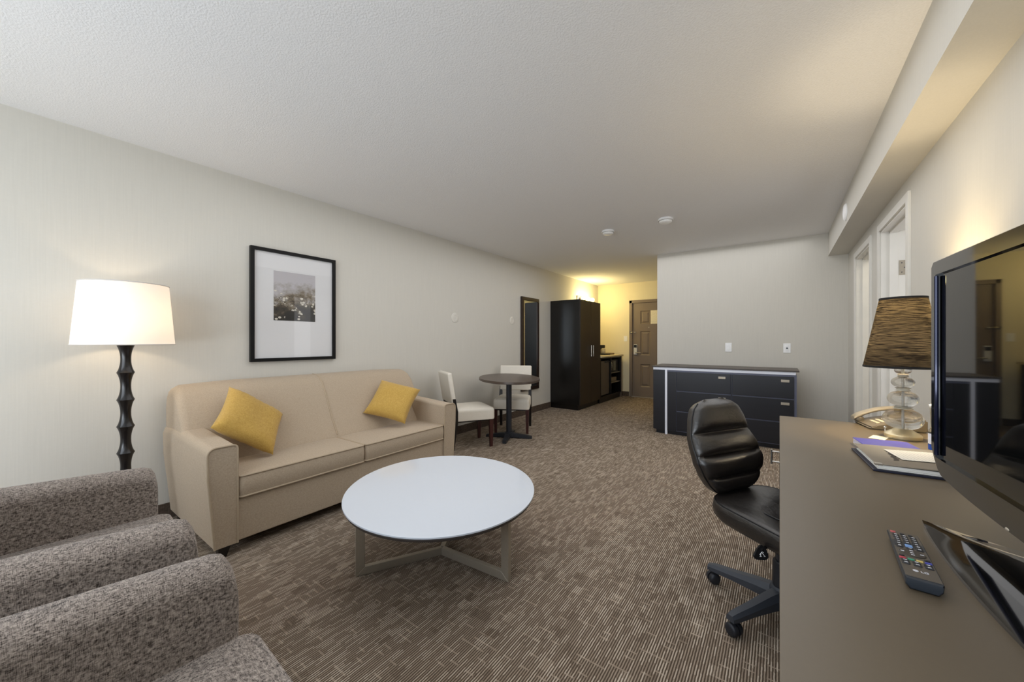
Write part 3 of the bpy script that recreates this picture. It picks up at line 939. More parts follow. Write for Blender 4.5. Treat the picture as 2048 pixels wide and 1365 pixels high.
for x, y, r, lb in ((-1.583, 4.078, 0.07, 'white smoke detector on the ceiling, nearer the hall'), (-0.949, 4.022, 0.075, 'white smoke detector on the ceiling, nearer the soffit')):
    t = thing('smoke_detector', lb, 'smoke detector', (x, y, ZC), 0, 'ceiling smoke detectors')
    bm = bmesh.new(); lathe(bm, [(r * 0.92, 0), (r, -0.008), (r, -0.018), (r * .9, -0.022)], 32); obj('base', bm, M_WHITE, t)
    bm = bmesh.new(); lathe(bm, [(r * .86, -0.02), (r * .82, -0.034), (r * .62, -0.043), (r * .25, -0.045)], 32); obj('cover', bm, plain('detector_cover', (248, 248, 246), 0.4), t)
    bm = bmesh.new(); tube(bm, [(r * .87 * math.cos(2 * PI * k / 32), r * .87 * math.sin(2 * PI * k / 32), -0.021) for k in range(32)], 0.0025, 6, True); obj('vent_ring', bm, M_GREYP, t)
bm = bmesh.new(); lathe(bm, [(0.072, 0), (0.072, 0.006), (0.06, 0.016), (0.03, 0.02)], 32); bm.transform(Matrix.Rotation(-PI / 2, 4, 'Y'))
o = obj('sprinkler_vent_cover', bm, M_WHITE, None, loc=(0.458, 4.213, 2.278)); tag(o, 'white round cover on the side of the ceiling soffit', 'sprinkler cover')

# ----------------------------------------------------------------- dresser
dr = thing('dresser', 'long black six-drawer dresser with a silver band against the back wall', 'dresser', (-1.335, 5.02, 0))
W = 1.485; DD = 0.48
bm = bmesh.new(); box(bm, 0, W, 0.0, DD, 0.05, 0.818); box(bm, 0.012, W - 0.012, 0.01, DD, 0.818, 0.853)
obj('carcass', bm, M_ESP_SHEEN, dr)
obj('plinth', B(0.03, W - 0.03, 0.03, DD - 0.02, 0, 0.05), M_ESPB, dr)
obj('top', RB(-0.012, W + 0.022, -0.02, DD, 0.853, 0.870, 0.003, 2), mat_wood('dresser_top', (62, 54, 50), (78, 70, 64), 0.4, 0), dr)
SIL = plain('silver_band', (236, 240, 252), 0.35, 0.1, grain=0.01)
obj('silver_band', B(0.0, W - 0.008, -0.004, 0.008, 0.820, 0.851), SIL, dr)
obj('silver_strip', B(0.146, 0.172, -0.008, 0.02, 0.0, 0.822), SIL, dr)
cols = [(0.285, 0.872), (0.890, 1.462)]; rows = [(0.565, 0.800), (0.310, 0.553), (0.06, 0.298)]
for ci, (x0, x1) in enumerate(cols):
    for ri, (z0, z1) in enumerate(rows):
        d = obj('drawer', RB(x0, x1, -0.012, 0.02, z0, z1, 0.003, 2), M_ESPB, dr)
        xa = x1 - 0.115 if ci == 1 else x1 - 0.125
        zc = z1 - 0.045
        bm = bmesh.new(); rbox(bm, xa, xa + 0.075, -0.024, -0.011, zc - 0.015, zc + 0.013, 0.002, 2)
        obj('handle', bm, M_STEEL, d)
obj('end_panel', B(0.0, 0.142, -0.006, 0.02, 0.052, 0.816), M_ESPB, dr)
obj('side_panel', B(0.175, 0.280, -0.006, 0.02, 0.052, 0.80), M_ESPB, dr)
obj('frame_stile', B(0.876, 0.886, -0.008, 0.01, 0.06, 0.80), M_ESPB, dr)

# ----------------------------------------------------------------- desk
dk = thing('desk', 'long taupe writing desk along the right wall', 'desk', (0, 0, 0))
obj('desk_top', RB(0.0, XR - 0.003, -0.55, 2.625, 0.728, 0.760, 0.002, 2), M_DESK, dk)
obj('side_panel', B(0.02, XR - 0.003, 2.59, 2.62, 0, 0.728), M_DESK, dk)
obj('side_panel', B(0.02, XR - 0.003, -0.545, -0.515, 0, 0.728), M_DESK, dk)
obj('modesty_panel', B(0.60, XR - 0.003, -0.515, 2.59, 0.10, 0.728), M_DESK, dk)
ped = obj('pedestal', B(0.022, 0.58, 2.335, 2.589, 0.06, 0.728), M_ESP, dk)
for z0, z1 in ((0.41, 0.715), (0.07, 0.40)):
    d = obj('drawer', RB(0.003, 0.021, 2.34, 2.585, z0, z1, 0.002, 1), M_ESP, dk)
    if z0 > 0.3:
        bm = bmesh.new(); cyl(bm, (-0.036, 2.45, 0.525), (-0.036, 2.45, 0.602), 0.0055, 10)
        for z in (0.538, 0.592):
            cyl(bm, (0.004, 2.45, z), (-0.036, 2.45, z), 0.004, 8)
        obj('handle', bm, M_CHROME, d)

# ----------------------------------------------------------------- office chair
oc = thing('office_chair', 'black leather swivel chair with ribbed back at the desk', 'chair', (0.0145, 1.982, 0), math.radians(-30))
# local +x is the way the chair faces
LA = math.radians(30)
bm = bmesh.new(); R = []
for z, k, dx in ((0.372, .82, 0), (0.385, .92, 0), (0.405, .985, 0), (0.43, 1.0, 0), (0.455, .985, 0), (0.466, .95, 0), (0.470, .86, 0), (0.462, .6, 0), (0.456, .25, 0)):
    ring = []
    for x, y in rrect(0.48, 0.47, 0.11, 7):
        wz = 0.0
        rise = 0.015 * max(0, (-x) / 0.24) - 0.018 * max(0, x / 0.24) ** 2
        ring.append((x * k + 0.015, y * k * (1 - 0.06 * (x < 0)), z + rise))
    R.append(ring)
loft(bm, R)
bm.transform(Matrix.Translation((0, 0, -0.010)))
seat = obj('seat', bm, M_LEATHER, oc, 60)
bm = bmesh.new()
tube(bm, [(x * .962 + 0.015, y * .962 * (1 - 0.06 * (x < 0)), 0.463 + 0.015 * max(0, -x / 0.24) - 0.018 * max(0, x / 0.24) ** 2) for x, y in rrect(0.48, 0.47, 0.11, 9)], 0.0035, 6, True)
bm.transform(Matrix.Translation((0, 0, -0.010)))
obj('piping', bm, M_BLACK, seat)
bm = bmesh.new()
for y in (-0.075, 0.085):
    tube(bm, [(-0.2 + 0.4 * k / 8 + 0.02, y * (1 + 0.25 * math.sin(k * PI / 8)), 0.461 + 0.011 * max(0, (0.2 - 0.4 * k / 8) / 0.24) - 0.010 * max(0, (0.4 * k / 8 - 0.2) / 0.24)) for k in range(9)], 0.003, 6)
bm.transform(Matrix.Translation((0, 0, -0.010)))
obj('seam', bm, M_BLACK, seat)
# backrest: outline half-width by height, four padded rolls on the front
H = 0.450
def HW(t):
    pts = [(0, .070), (.05, .112), (.12, .150), (.22, .184), (.35, .205), (.5, .202), (.65, .188), (.8, .166), (.9, .142), (.96, .110), (1.0, .06)]
    for (a, wa), (b, wb) in zip(pts, pts[1:]):
        if t <= b:
            return wa + (wb - wa) * (t - a) / (b - a)
    return pts[-1][1]
edges = [0, .2, .42, .645, 1.0]
def roll(t):
    for a, b in zip(edges, edges[1:]):
        if t <= b:
            f = (t - a) / (b - a)
            return max(0.0, 1 - abs(2 * f - 1) ** 3.2) ** 0.55
    return 0
MB_ = Matrix.Translation((-0.240, -0.026, 0.452)) @ Matrix.Rotation(math.radians(-13), 4, 'Y') @ Matrix.Rotation(math.radians(-4), 4, 'Z')
bm = bmesh.new(); nU, nV = 24, 72
gf, gb = {}, {}
for j in range(nV + 1):
    t = j / nV
    w = HW(t)
    endf = min(1.0, math.sin(PI * min(1, max(0, min(t, 1 - t) / 0.10)) / 2)) if min(t, 1 - t) < 0.10 else 1.0
    endf = max(0.0, endf)
    for i in range(nU + 1):
        s = -1 + 2 * i / nU
        s = math.copysign(abs(s) ** 0.75, s)
        e = max(0, 1 - abs(s) ** 3.2) ** 0.6
        pad = (0.022 + 0.046 * roll(t)) * e * (0.25 + 0.75 * endf)
        bow = 0.030 * s * s
        lum = 0.030 * math.sin(PI * min(1, t / 0.6)) if t < 0.6 else 0.0
        gf[i, j] = bm.verts.new(MB_ @ Vector((pad + bow + lum, s * w, t * H)))
        if i in (0, nU) or j in (0, nV):
            gb[i, j] = gf[i, j]
        else:
            gb[i, j] = bm.verts.new(MB_ @ Vector((-0.052 * max(0, 1 - abs(s) ** 5) ** 0.5 * endf + bow * 0.8 + lum * 0.7, s * w, t * H)))
for i in range(nU):
    for j in range(nV):
        bm.faces.new((gf[i, j], gf[i + 1, j], gf[i + 1, j + 1], gf[i, j + 1]))
        q = (gb[i, j], gb[i, j + 1], gb[i + 1, j + 1], gb[i + 1, j])
        bm.faces.new(q)
bk = obj('backrest', bm, M_LEATHER, oc, 80)
bm = bmesh.new()
pp = []
for j in range(2, 47):
    t = j / 48
    lum = 0.030 * math.sin(PI * min(1, t / 0.6)) if t < 0.6 else 0.0
    pp.append(Vector((0.030 + lum + 0.001, -HW(t) * 0.995, t * H)))
tube(bm, [MB_ @ p for p in pp], 0.003, 6)
tube(bm, [MB_ @ Vector((p.x, -p.y, p.z)) for p in pp], 0.003, 6)
obj('piping', bm, M_BLACK, bk)
bm = bmesh.new()
R = []
for x, z in ((-0.02, 0.350), (-0.18, 0.350), (-0.262, 0.372), (-0.282, 0.44), (-0.297, 0.52), (-0.312, 0.60)):
    R.append([(x + 0.008 * c, 0.032 * s, z + 0.008 * d) for c, s, d in ((-1, -1, -1), (1, -1, 1), (1, 1, 1), (-1, 1, -1))])
loft(bm, R)
obj('back_bar', bm, M_BLACK, oc)
obj('mechanism', RB(-0.09, 0.13, -0.08, 0.08, 0.325, 0.366, 0.01, 2), M_BLACK, oc)
bm = bmesh.new(); lathe(bm, [(0.040, 0.085), (0.040, 0.235), (0.036, 0.242)], 28)
lathe(bm, [(0.029, 0.24), (0.029, 0.345)], 28)
obj('gas_column', bm, M_BLACKM, oc)
bm = bmesh.new(); lathe(bm, [(0.048, 0.055), (0.052, 0.075), (0.052, 0.12), (0.043, 0.135)], 28)
obj('hub', bm, M_GREYP, oc)
for k in range(5):
    a = 163.7 + 72 * k + 30
    M = rot_m('Z', a)
    bm = bmesh.new()
    loft(bm, [[M @ Vector(p) for p in ((x, -w, z0), (x, w, z0), (x, w, z0 + (z1 - z0) * .6), (x, w * .55, z1), (x, -w * .55, z1), (x, -w, z0 + (z1 - z0) * .6))] for x, w, z0, z1 in ((0.02, .034, .062, .128), (0.10, .030, .066, .120), (0.20, .026, .068, .104), (0.285, .023, .064, .094), (0.312, .017, .062, .086))])
    leg = obj('leg', bm, M_GREYP, oc, 30)
    bm = bmesh.new()
    c = M @ Vector((0.29, 0, 0.027))
    Mc = Matrix.Translation(c) @ Matrix.Rotation(math.radians(a + 55 + 37 * k), 4, 'Z')
    for s in (-1, 1):
        R = []
        for y, r in ((0.004, .0265), (0.018, .0265), (0.024, .022), (0.028, .013)):
            R.append([Mc @ Vector((r * math.cos(2 * PI * q / 24), s * y, r * math.sin(2 * PI * q / 24))) for q in range(24)])
        loft(bm, R)
    cyl(bm, Mc @ Vector((0, -0.006, 0)), Mc @ Vector((0, 0.006, 0)), 0.02, 16)
    cyl(bm, c, c + Vector((0, 0, 0.045)), 0.008, 10)
    obj('caster', bm, M_BLACKM, leg)
# height lever with paddle, on the chair's right hand side
Li = Matrix.Rotation(LA, 4, 'Z')
lp = Li @ (Vector((-0.058, 1.735, 0.362)) - Vector((0.0145, 1.982, 0)))
lq = Li @ (Vector((-0.030, 1.80, 0.40)) - Vector((0.0145, 1.982, 0)))
bm = bmesh.new(); tube(bm, [(0.0, -0.05, 0.36), (lq.x, lq.y, lq.z - .02), (lp.x, lp.y, lp.z + .012)], 0.006, 8)
lev = obj('lever', bm, M_BLACK, oc)
Mp = Matrix.Translation(lp) @ Li @ Matrix.Rotation(math.radians(35.6), 4, 'Z') @ Matrix.Rotation(math.radians(62), 4, 'X')
bm = bmesh.new()
prism(bm, [(-0.034, -0.006), (-0.026, -0.020), (0.008, -0.022), (0.022, -0.016), (0.026, 0.004), (0.018, 0.026), (0.004, 0.032), (-0.012, 0.018)], -0.006, 0.006, Mp)
bmesh.ops.bevel(bm, geom=list(bm.edges), offset=0.003, segments=2, affect='EDGES')
pad_ = obj('paddle', bm, M_BLACK, lev)
bm = bmesh.new()
for (a, b, r) in (((-0.010, -0.003), (0.003, 0.007), .0011), ((0.003, 0.007), (0.007, 0.003), .0011), ((-0.004, 0.001), (-0.008, -0.008), .001), ((0.0, 0.004), (0.007, -0.007), .001), ((-0.012, -0.009), (-0.004, -0.009), .0009), ((0.004, -0.009), (0.010, -0.009), .0009)):
    cyl(bm, Mp @ Vector((a[0], a[1], 0.0062)), Mp @ Vector((b[0], b[1], 0.0062)), r, 6)
ball(bm, Mp @ Vector((0.006, 0.012, 0.006)), 0.0024, 1, 1, 1, 8, 6)
obj('seat_symbol', bm, M_WHITE, pad_)

# ----------------------------------------------------------------- television
M_GLOSS = plain('gloss_black', (8, 8, 9), 0.06, grain=0.0, Coat_Weight=0.5)
TH = math.atan2(-.9985, .054)
tv = thing('television', 'black flat television on a glossy stand on the desk beside the remote', 'television', (0.340, 0.958, 0.76), TH)
hx = 0.433
zt = 0.625
def botz(x):
    a = abs(x) / hx
    z = 0.083 + 0.022 * a ** 3
    if a > 0.86:
        z += 0.05 * ((a - 0.86) / 0.14) ** 1.8
    return z
N = 48
outer = [(hx * (-1 + 2 * k / N), botz(hx * (-1 + 2 * k / N))) for k in range(N + 1)]
outer = outer + [(hx, zt - 0.012), (hx - 0.012, zt), (-hx + 0.012, zt), (-hx, zt - 0.012)]
sx0, sz0, sz1 = hx - 0.026, 0.138, 0.590
def inset_pt(p, k):
    return (p[0] * (1 - k * 0.01), p[1] + (0.01 * k if p[1] < 0.3 else -0.01 * k))
# bezel ring: outer outline to the screen rectangle, front plane y=0, body behind
bm = bmesh.new()
inner = []
for (x, z) in outer:
    inner.append((max(-sx0, min(sx0, x * sx0 / hx * 1.0)), sz0 if z < 0.3 else sz1))
ringF = [(x, 0.0, z) for x, z in outer]
ringE = [(x * 0.996, -0.004, z + (0.003 if z < 0.3 else -0.003)) for x, z in outer]
ringI = [(x, -0.004, z) for x, z in inner]
ringD = [(x, 0.006, z) for x, z in inner]
A, E_, I_, D_ = [[bm.verts.new(p) for p in r] for r in (ringF, ringE, ringI, ringD)]
n = len(A)
S_ = [bm.verts.new((x, 0.0075, z)) for x, z in outer]
for a, b in ((S_, A), (A, E_), (E_, I_), (I_, D_)):
    for k in range(n):
        q = [a[k], a[(k + 1) % n], b[(k + 1) % n], b[k]]
        try:
            bm.faces.new(q)
        except ValueError:
            pass
bmesh.ops.remove_doubles(bm, verts=list(bm.verts), dist=1e-5)
obj('bezel', bm, M_GLOSS, tv, 30)
bm = bmesh.new()
bm.faces.new([bm.verts.new((x, 0.003, z)) for x, z in ((-sx0 - .002, sz0 - .002), (sx0 + .002, sz0 - .002), (sx0 + .002, sz1 + .002), (-sx0 - .002, sz1 + .002))])
obj('screen', bm, plain('screen_black', (10, 11, 12), 0.03, grain=0.0, Specular_IOR_Level=0.6), tv)
bm = bmesh.new(); R = []
for y, k in ((0.007, 1.0), (0.025, 1.0), (0.05, .93), (0.085, .7)):
    R.append([(x * k, y, 0.35 + (z - 0.35) * k) for x, z in outer])
loft(bm, R)
obj('back_shell', bm, M_BLACK, tv, 40)
for s in (-1, 1):
    bm = bmesh.new(); tube(bm, [(s * (sx0 - 0.003), -0.003, sz0 + 0.006), (s * (sx0 - 0.003), -0.003, sz1 - 0.004)], 0.004, 8)
    obj('inner_trim', bm, plain('blue_black_trim', (30, 34, 58), 0.08, 0.4), tv)
bm = bmesh.new(); ball(bm, (-0.10, -0.003, 0.0885), 0.005, 1.4, .6, .6, 12, 8)
obj('bezel_dot', bm, M_STEEL, tv)  # small nickel dot low on the bezel
# stand: low hipped base plate with a neck. local x along the width, -y to the front
bm = bmesh.new(); nx, ny = 40, 20; g_ = {}
for i in range(nx + 1):
    u = -1 + 2 * i / nx
    for j in range(ny + 1):
        v = j / ny
        yf = -0.058 - 0.020 * (1 - u * u)
        yb = 0.18 + 0.01 * (1 - u * u)
        y = yf + (yb - yf) * v
        xw = 0.292 - 0.055 * math.sin(PI * min(1, v * 1.0)) * 0.5 - 0.09 * v
        x = u * xw
        fx = (1 - abs(u)) / 0.55; fy = v / 0.5; fb = (1 - v) / 0.35
        hgt = 0.008 + 0.006 * abs(u) ** 6 * (1 - v) + 0.030 * min(1, fx, fy, fb)
        g_[i, j] = bm.verts.new((x, y, hgt))
for i in range(nx):
    for j in range(ny):
        bm.faces.new((g_[i, j], g_[i + 1, j], g_[i + 1, j + 1], g_[i, j + 1]))
edge = [g_[i, 0] for i in range(nx + 1)] + [g_[nx, j] for j in range(1, ny + 1)] + [g_[i, ny] for i in range(nx - 1, -1, -1)] + [g_[0, j] for j in range(ny - 1, 0, -1)]
low = [bm.verts.new((v.co.x * .985, v.co.y * .985, 0.0)) for v in edge]
for k in range(len(edge)):
    bm.faces.new((edge[k], low[k], low[(k + 1) % len(edge)], edge[(k + 1) % len(edge)]))
bm.faces.new(low)
obj('stand_base', bm, M_GLOSS, tv, 14)
obj('stand_neck', RB(-0.09, 0.09, 0.045, 0.085, 0.02, 0.16, 0.012, 3), M_GLOSS, tv)

# ----------------------------------------------------------------- remote control
rm = thing('remote_control', 'dark grey remote control with coloured buttons on the desk', 'remote', (0.2055, 1.024, 0.76), math.radians(-3.7))
bm = bmesh.new(); R = []
for y, zt_, zb, hw2 in ((-0.110, .019, .004, .0215), (-0.106, .0212, .0, .0232), (-0.05, .0205, .0, .0235), (0.05, .0185, .001, .0235), (0.106, .0165, .003, .0235), (0.110, .015, .006, .022)):
    R.append([(-hw2 * .72, y, zb), (hw2 * .72, y, zb), (hw2 * .95, y, zb + .007), (hw2, y, zt_ - .002), (hw2 * .95, y, zt_), (-hw2 * .95, y, zt_), (-hw2, y, zt_ - .002), (-hw2 * .95, y, zb + .007)])
loft(bm, R)
obj('body', bm, plain('remote_shell', (40, 46, 54), 0.4), rm, 50)
def ztop(y): return 0.0165 + (0.106 - y) / 0.212 * 0.0047
bm = bmesh.new()
prism(bm, [(-.0215, -.1045), (.0215, -.1045), (.0215, .1065), (-.0215, .1065)], 0, 0.0009)
for v in bm.verts: v.co.z += ztop(v.co.y) - .0002
obj('face_plate', bm, plain('remote_face', (92, 84, 74), 0.4), rm)
def btn(x, y, w, h, m, nm='button'):
    b = bmesh.new(); z = ztop(y)
    rbox(b, x - w / 2, x + w / 2, y - h / 2, y + h / 2, z - 0.0005, z + 0.0028, 0.001, 2)
    return obj(nm, b, m, rm)
KEY = plain('key_black', (24, 24, 28), 0.4); LEG = plain('key_legend', (214, 214, 220), 0.5)
btn(-.0150, .0985, .008, .006, plain('key_red', (196, 90, 90), 0.4))
for x in (-.002, .010):
    btn(x, .0935, .007, .0045, KEY)
def marked(x, y, w, h):
    k = btn(x, y, w, h, KEY)
    b = bmesh.new(); z = ztop(y) + .0027
    box(b, x - w * .22, x + w * .22, y - h * .16, y + h * .16, z, z + .0004)
    obj('legend', b, LEG, k)
for r_ in range(4):
    for c_ in range(3):
        marked(-.0125 + .0125 * c_, .082 - .0115 * r_, .0095, .0085)
btn(0.0, .0325, .0105, .011, plain('key_blue', (120, 160, 214), 0.4))
for x in (-.0135, .0135):
    for y in (.036, .024):
        marked(x, y, .0095, .010)
marked(0.0, .0195, .0095, .007)
bm = bmesh.new(); lathe(bm, [(.0185, ztop(0) - .0005), (.0185, ztop(0) + .0016), (.017, ztop(0) + .0024)], 32, (0, -.002))
bm.transform(Matrix.Diagonal((1, .85, 1, 1)))
nav = obj('navigation_ring', bm, plain('key_nav', (56, 50, 44), 0.35), rm)
bm = bmesh.new()
for x, y in ((0, .009), (0, -.012), (-.013, -.002), (.013, -.002), (0, -.002)):
    box(bm, x - .0025, x + .0025, y * .85 - .001, y * .85 + .001, ztop(0) + .0023, ztop(0) + .0029)
obj('legend', bm, LEG, nav)
for x in (-.0165, .0165):
    btn(x, -.0225, .0075, .005, KEY)
for x, nm, c in ((-.0165, 'key_red2', (190, 60, 76)), (-.0055, 'key_green', (60, 150, 116)), (.0055, 'key_yellow', (216, 190, 110)), (.0165, 'key_navy', (70, 76, 170))):
    btn(x, -.033, .009, .0055, plain(nm, c, 0.4))
for r_ in range(2):
    for x in (-.0145, 0, .0145):
        marked(x, -.0435 - .010 * r_, .0105, .0075)
# maker's mark
def text_mesh(s, size, M, m, name, parent, depth=0.0003):
    cu = bpy.data.curves.new('txt', 'FONT'); cu.body = s; cu.size = size; cu.extrude = depth; cu.align_x = 'CENTER'; cu.align_y = 'CENTER'
    ob = bpy.data.objects.new('txt', cu); COL.objects.link(ob)
    dg = bpy.context.evaluated_depsgraph_get()
    me = bpy.data.meshes.new_from_object(ob.evaluated_get(dg))
    bpy.data.objects.remove(ob); bpy.data.curves.remove(cu)
    me.transform(M); me.materials.clear(); me.materials.append(m); me.name = name
    o = bpy.data.objects.new(name, me); COL.objects.link(o); o.parent = parent
    return o
zL = ztop(-.078) + .0009
text_mesh('LG', 0.0085, Matrix.Translation((.005, -.078, zL)), LEG, 'logo_text', rm)
bm = bmesh.new(); lathe(bm, [(.0036, zL - .0003), (.0036, zL + .0002)], 24, (-.006, -.078))
obj('logo_disc', bm, LEG, rm)

# ----------------------------------------------------------------- table lamp
tl = thing('table_lamp', 'crystal ball table lamp with a dark pleated linen shade on the desk', 'lamp', (0.44, 2.33, 0.76))
tl['label'] = 'clear glass table lamp with a dark linen shade on the desk by the telephone'
M_BRASS = plain('satin_brass', (232, 216, 176), 0.32, 0.7, grain=0.03)
M_GLASS = mat_glass('clear_glass', (250, 250, 248), 0.0, 1.45)
bm = bmesh.new(); lathe(bm, [(0.058, 0.0), (0.060, 0.004), (0.060, 0.016), (0.056, 0.021), (0.036, 0.034), (0.026, 0.042)], 48)
obj('base', bm, M_BRASS, tl, 30)
M_COLLAR = plain('lamp_collar', (246, 240, 222), 0.2, grain=0.01, Transmission_Weight=0.35)  # cream tone paints the bulb's glow into the collars
def egg(z0, z1, r, neck):
    pr_ = []
    for k in range(17):
        a = -PI / 2 + PI * k / 16
        pr_.append((max(neck, r * math.cos(a) ** 0.75 if math.cos(a) > 0 else neck), (z0 + z1) / 2 + (z1 - z0) / 2 * math.sin(a)))
    return pr_
for z0, z1, r in ((0.040, 0.128, 0.0655), (0.140, 0.206, 0.0505), (0.222, 0.268, 0.038), (0.281, 0.316, 0.028)):
    bm = bmesh.new(); lathe(bm, egg(z0, z1, r, 0.012), 40)
    obj('glass_ball', bm, M_GLASS, tl, 60)
for z0, z1, r in ((0.126, 0.142, 0.026), (0.204, 0.224, 0.021), (0.266, 0.283, 0.016)):
    zm = (z0 + z1) / 2
    bm = bmesh.new(); lathe(bm, [(r * .7, z0), (r * 1.25, z0 + .004), (r * .9, zm), (r * 1.25, z1 - .004), (r * .7, z1)], 32)
    obj('collar', bm, M_COLLAR, tl, 60)
bm = bmesh.new(); lathe(bm, [(0.004, 0.035), (0.004, 0.345), (0.012, 0.347), (0.012, 0.385)], 14)
obj('stem', bm, plain('stem_lit_tone', (246, 242, 230), 0.25, grain=0.0), tl)  # white tone stands in for the bulb's light on the stem
M_DSH = mat_thin('dark_linen_shade', (34, 29, 26), (0.0046, 0.0037, 0.0025), 0.97)
sh = obj('lamp_shade', shade_bm(0.129, 0.313, 0.0755, 0.612), M_DSH, tl)
bm = bmesh.new()
bm.free()
for r, z in ((0.129, 0.313), (0.0755, 0.612)):
    bm = bmesh.new(); lathe(bm, [(r + .0006, z - .004), (r + .0012, z), (r + .0004, z + .005)], 56, cap=False)
    obj('shade_trim', bm, plain('shade_binding', (18, 15, 14), 0.8), sh)
bm = bmesh.new(); ball(bm, (0, 0, 0.49), 0.024, 1, 1, 4.2)
obj('bulb', bm, bpy.data.materials['warm_bulb'], tl)
bm = bmesh.new(); cyl(bm, (-0.05, 0.035, 0.0), (-0.05, 0.035, 0.03), 0.003, 8); ball(bm, (-0.05, 0.035, 0.034), 0.006)
obj('switch_knob', bm, M_CHROME, tl)

# ----------------------------------------------------------------- telephone
M_PH = plain('phone_taupe', (104, 94, 78), 0.4); M_PHD = plain('phone_dark', (48, 42, 38), 0.45)
ph = thing('telephone', 'beige desk telephone with handset behind the lamp', 'telephone', (0.335, 2.552, 0.76), math.radians(12.7))
# local -x is the front edge, +x the raised rear, handset along +y side
bm = bmesh.new()
Mx = Matrix(((1, 0, 0, 0), (0, 0, -1, 0), (0, 1, 0, 0), (0, 0, 0, 1)))
prism(bm, [(0.0, 0.0), (0.0, 0.012), (0.03, 0.022), (0.19, 0.062), (0.205, 0.058), (0.205, 0.0)], -0.095, 0.095, Mx)
bmesh.ops.bevel(bm, geom=list(bm.edges), offset=0.006, segments=2, affect='EDGES')
obj('body', bm, M_PH, ph)
obj('foot', B(0.006, 0.198, -0.088, 0.088, -0.0, 0.004), M_PHD, ph)
def phz(x): return 0.022 + (x - 0.03) * 0.25
for r_ in range(4):
    for c_ in range(3):
        x = 0.045 + 0.023 * r_; y = -0.028 + 0.026 * c_ - 0.012
        b = bmesh.new(); rbox(b, x - .008, x + .008, y - .009, y + .009, phz(x) - .002, phz(x) + .004, .002, 2)
        obj('key', b, plain('phone_key', (206, 196, 172), 0.4), ph)
b = bmesh.new(); prism(b, [(0.145, phz(.145)), (0.185, phz(.185)), (0.185, phz(.185) + .002), (0.145, phz(.145) + .002)], -0.075, 0.04, Mx)
obj('display', b, M_PHD, ph)
bm = bmesh.new(); R = []
for k in range(15):
    f = k / 14
    x = -0.012 + 0.235 * f
    zc = 0.028 + 0.19 * 0.25 * f + 0.030 * math.sin(PI * f) ** 0.8
    hh = 0.011 + 0.006 * abs(2 * f - 1) ** 3
    if k in (0, 14): hh *= 0.55
    ww = 0.021 + 0.004 * abs(2 * f - 1) ** 3
    R.append([(x, 0.066 + ww * math.cos(2 * PI * q / 14), zc + hh * math.sin(2 * PI * q / 14)) for q in range(14)])
loft(bm, R)
obj('handset', bm, plain('handset_taupe', (150, 139, 120), 0.35), ph, 50)
for x in (0.012, 0.195):
    bm = bmesh.new(); z = 0.028 + 0.0475 * (x + .012) / .235
    lathe(bm, [(0.02, z - 0.016), (0.022, z - 0.004), (0.018, z + 0.004)], 18, (x, 0.066)); obj('ear_cup', bm, M_PH, ph)

# ----------------------------------------------------------------- binder, booklet, papers
bn = thing('binder', 'grey ring binder with white pages lying on the desk by the television', 'binder', (0.252, 1.685, 0.76), math.radians(4))
obj('bottom_cover', RB(-0.003, 0.25, -0.004, 0.285, 0.0, 0.0075, 0.0015, 1), plain('binder_dark', (26, 28, 46), 0.45), bn)
pg = bmesh.new()
for k, (dx, dy, z0, z1) in enumerate(((0.010, 0.006, .0076, .011), (0.014, 0.012, .011, .0155), (0.012, 0.006, .0155, .0205))):
    box(pg, dx, 0.235, dy, 0.272, z0, z1)
obj('pages', pg, M_PAPER, bn)
Mt = Matrix.Translation((0, 0, 0.0215)) @ Matrix.Rotation(math.radians(-1.2), 4, 'Y')
tc = obj('top_cover', RB(0.004, 0.25, -0.002, 0.283, 0.0, 0.004, 0.0015, 1, M=Mt), plain('binder_grey', (128, 118, 104), 0.45), bn)
obj('spine', RB(0.243, 0.254, 0.0, 0.284, 0.001, 0.031, 0.003, 2), plain('binder_dark', (34, 36, 52), 0.45), bn)
# cover script: illegible dark lettering running across the cover
bm = bmesh.new(); pts = []
for k in range(60):
    f = k / 59
    pts.append(Mt @ Vector((0.083 + 0.010 * math.sin(k * 1.35) * (0.5 + 0.5 * math.sin(k * .5) ** 2) - 0.012 * f, 0.20 - 0.135 * f, 0.0042)))
tube(bm, pts, 0.0012, 5)
obj('cover_script', bm, plain('script_grey', (84, 76, 68), 0.5), tc)
bm = bmesh.new()
for x0, y0 in ((0.002, -0.004), (0.002, 0.268)):
    box(bm, x0, x0 + 0.018, y0, y0 + 0.018, -0.0004, 0.0046, Mt)
obj('metal_corner', bm, M_CHROME, tc)
bk_ = thing('booklet', 'blue booklet with white edges tucked at the far side of the binder', 'booklet', (0.30, 2.04, 0.76), math.radians(8))
obj('cover', RB(-0.045, 0.12, -0.062, 0.060, 0.022, 0.0245, 0.001, 1), plain('booklet_blue', (72, 66, 168), 0.4), bk_)
obj('pages', B(-0.043, 0.118, -0.063, 0.058, 0.0, 0.022), plain('booklet_edge', (214, 208, 220), 0.7), bk_)
def mat_print(name, sc_, axis):
    g = NT(name)
    sep = g.n('ShaderNodeSeparateXYZ'); g.link(g.pos('obj'), sep.inputs[0])
    w = g.math('GREATER_THAN', g.math('FRACT', g.math('MULTIPLY', sep.outputs[axis], sc_)), 0.6)
    nz = g.noise(g.scale(g.pos('obj'), (300, 300, 1)), 1.0, 1.0)
    m = g.math('MULTIPLY', w, g.math('GREATER_THAN', nz, 0.47))
    g.bsdf(g.mix(g.math('MULTIPLY', m, 0.28), lin(236, 230, 218), lin(120, 116, 110)), 0.6)
    return g.m
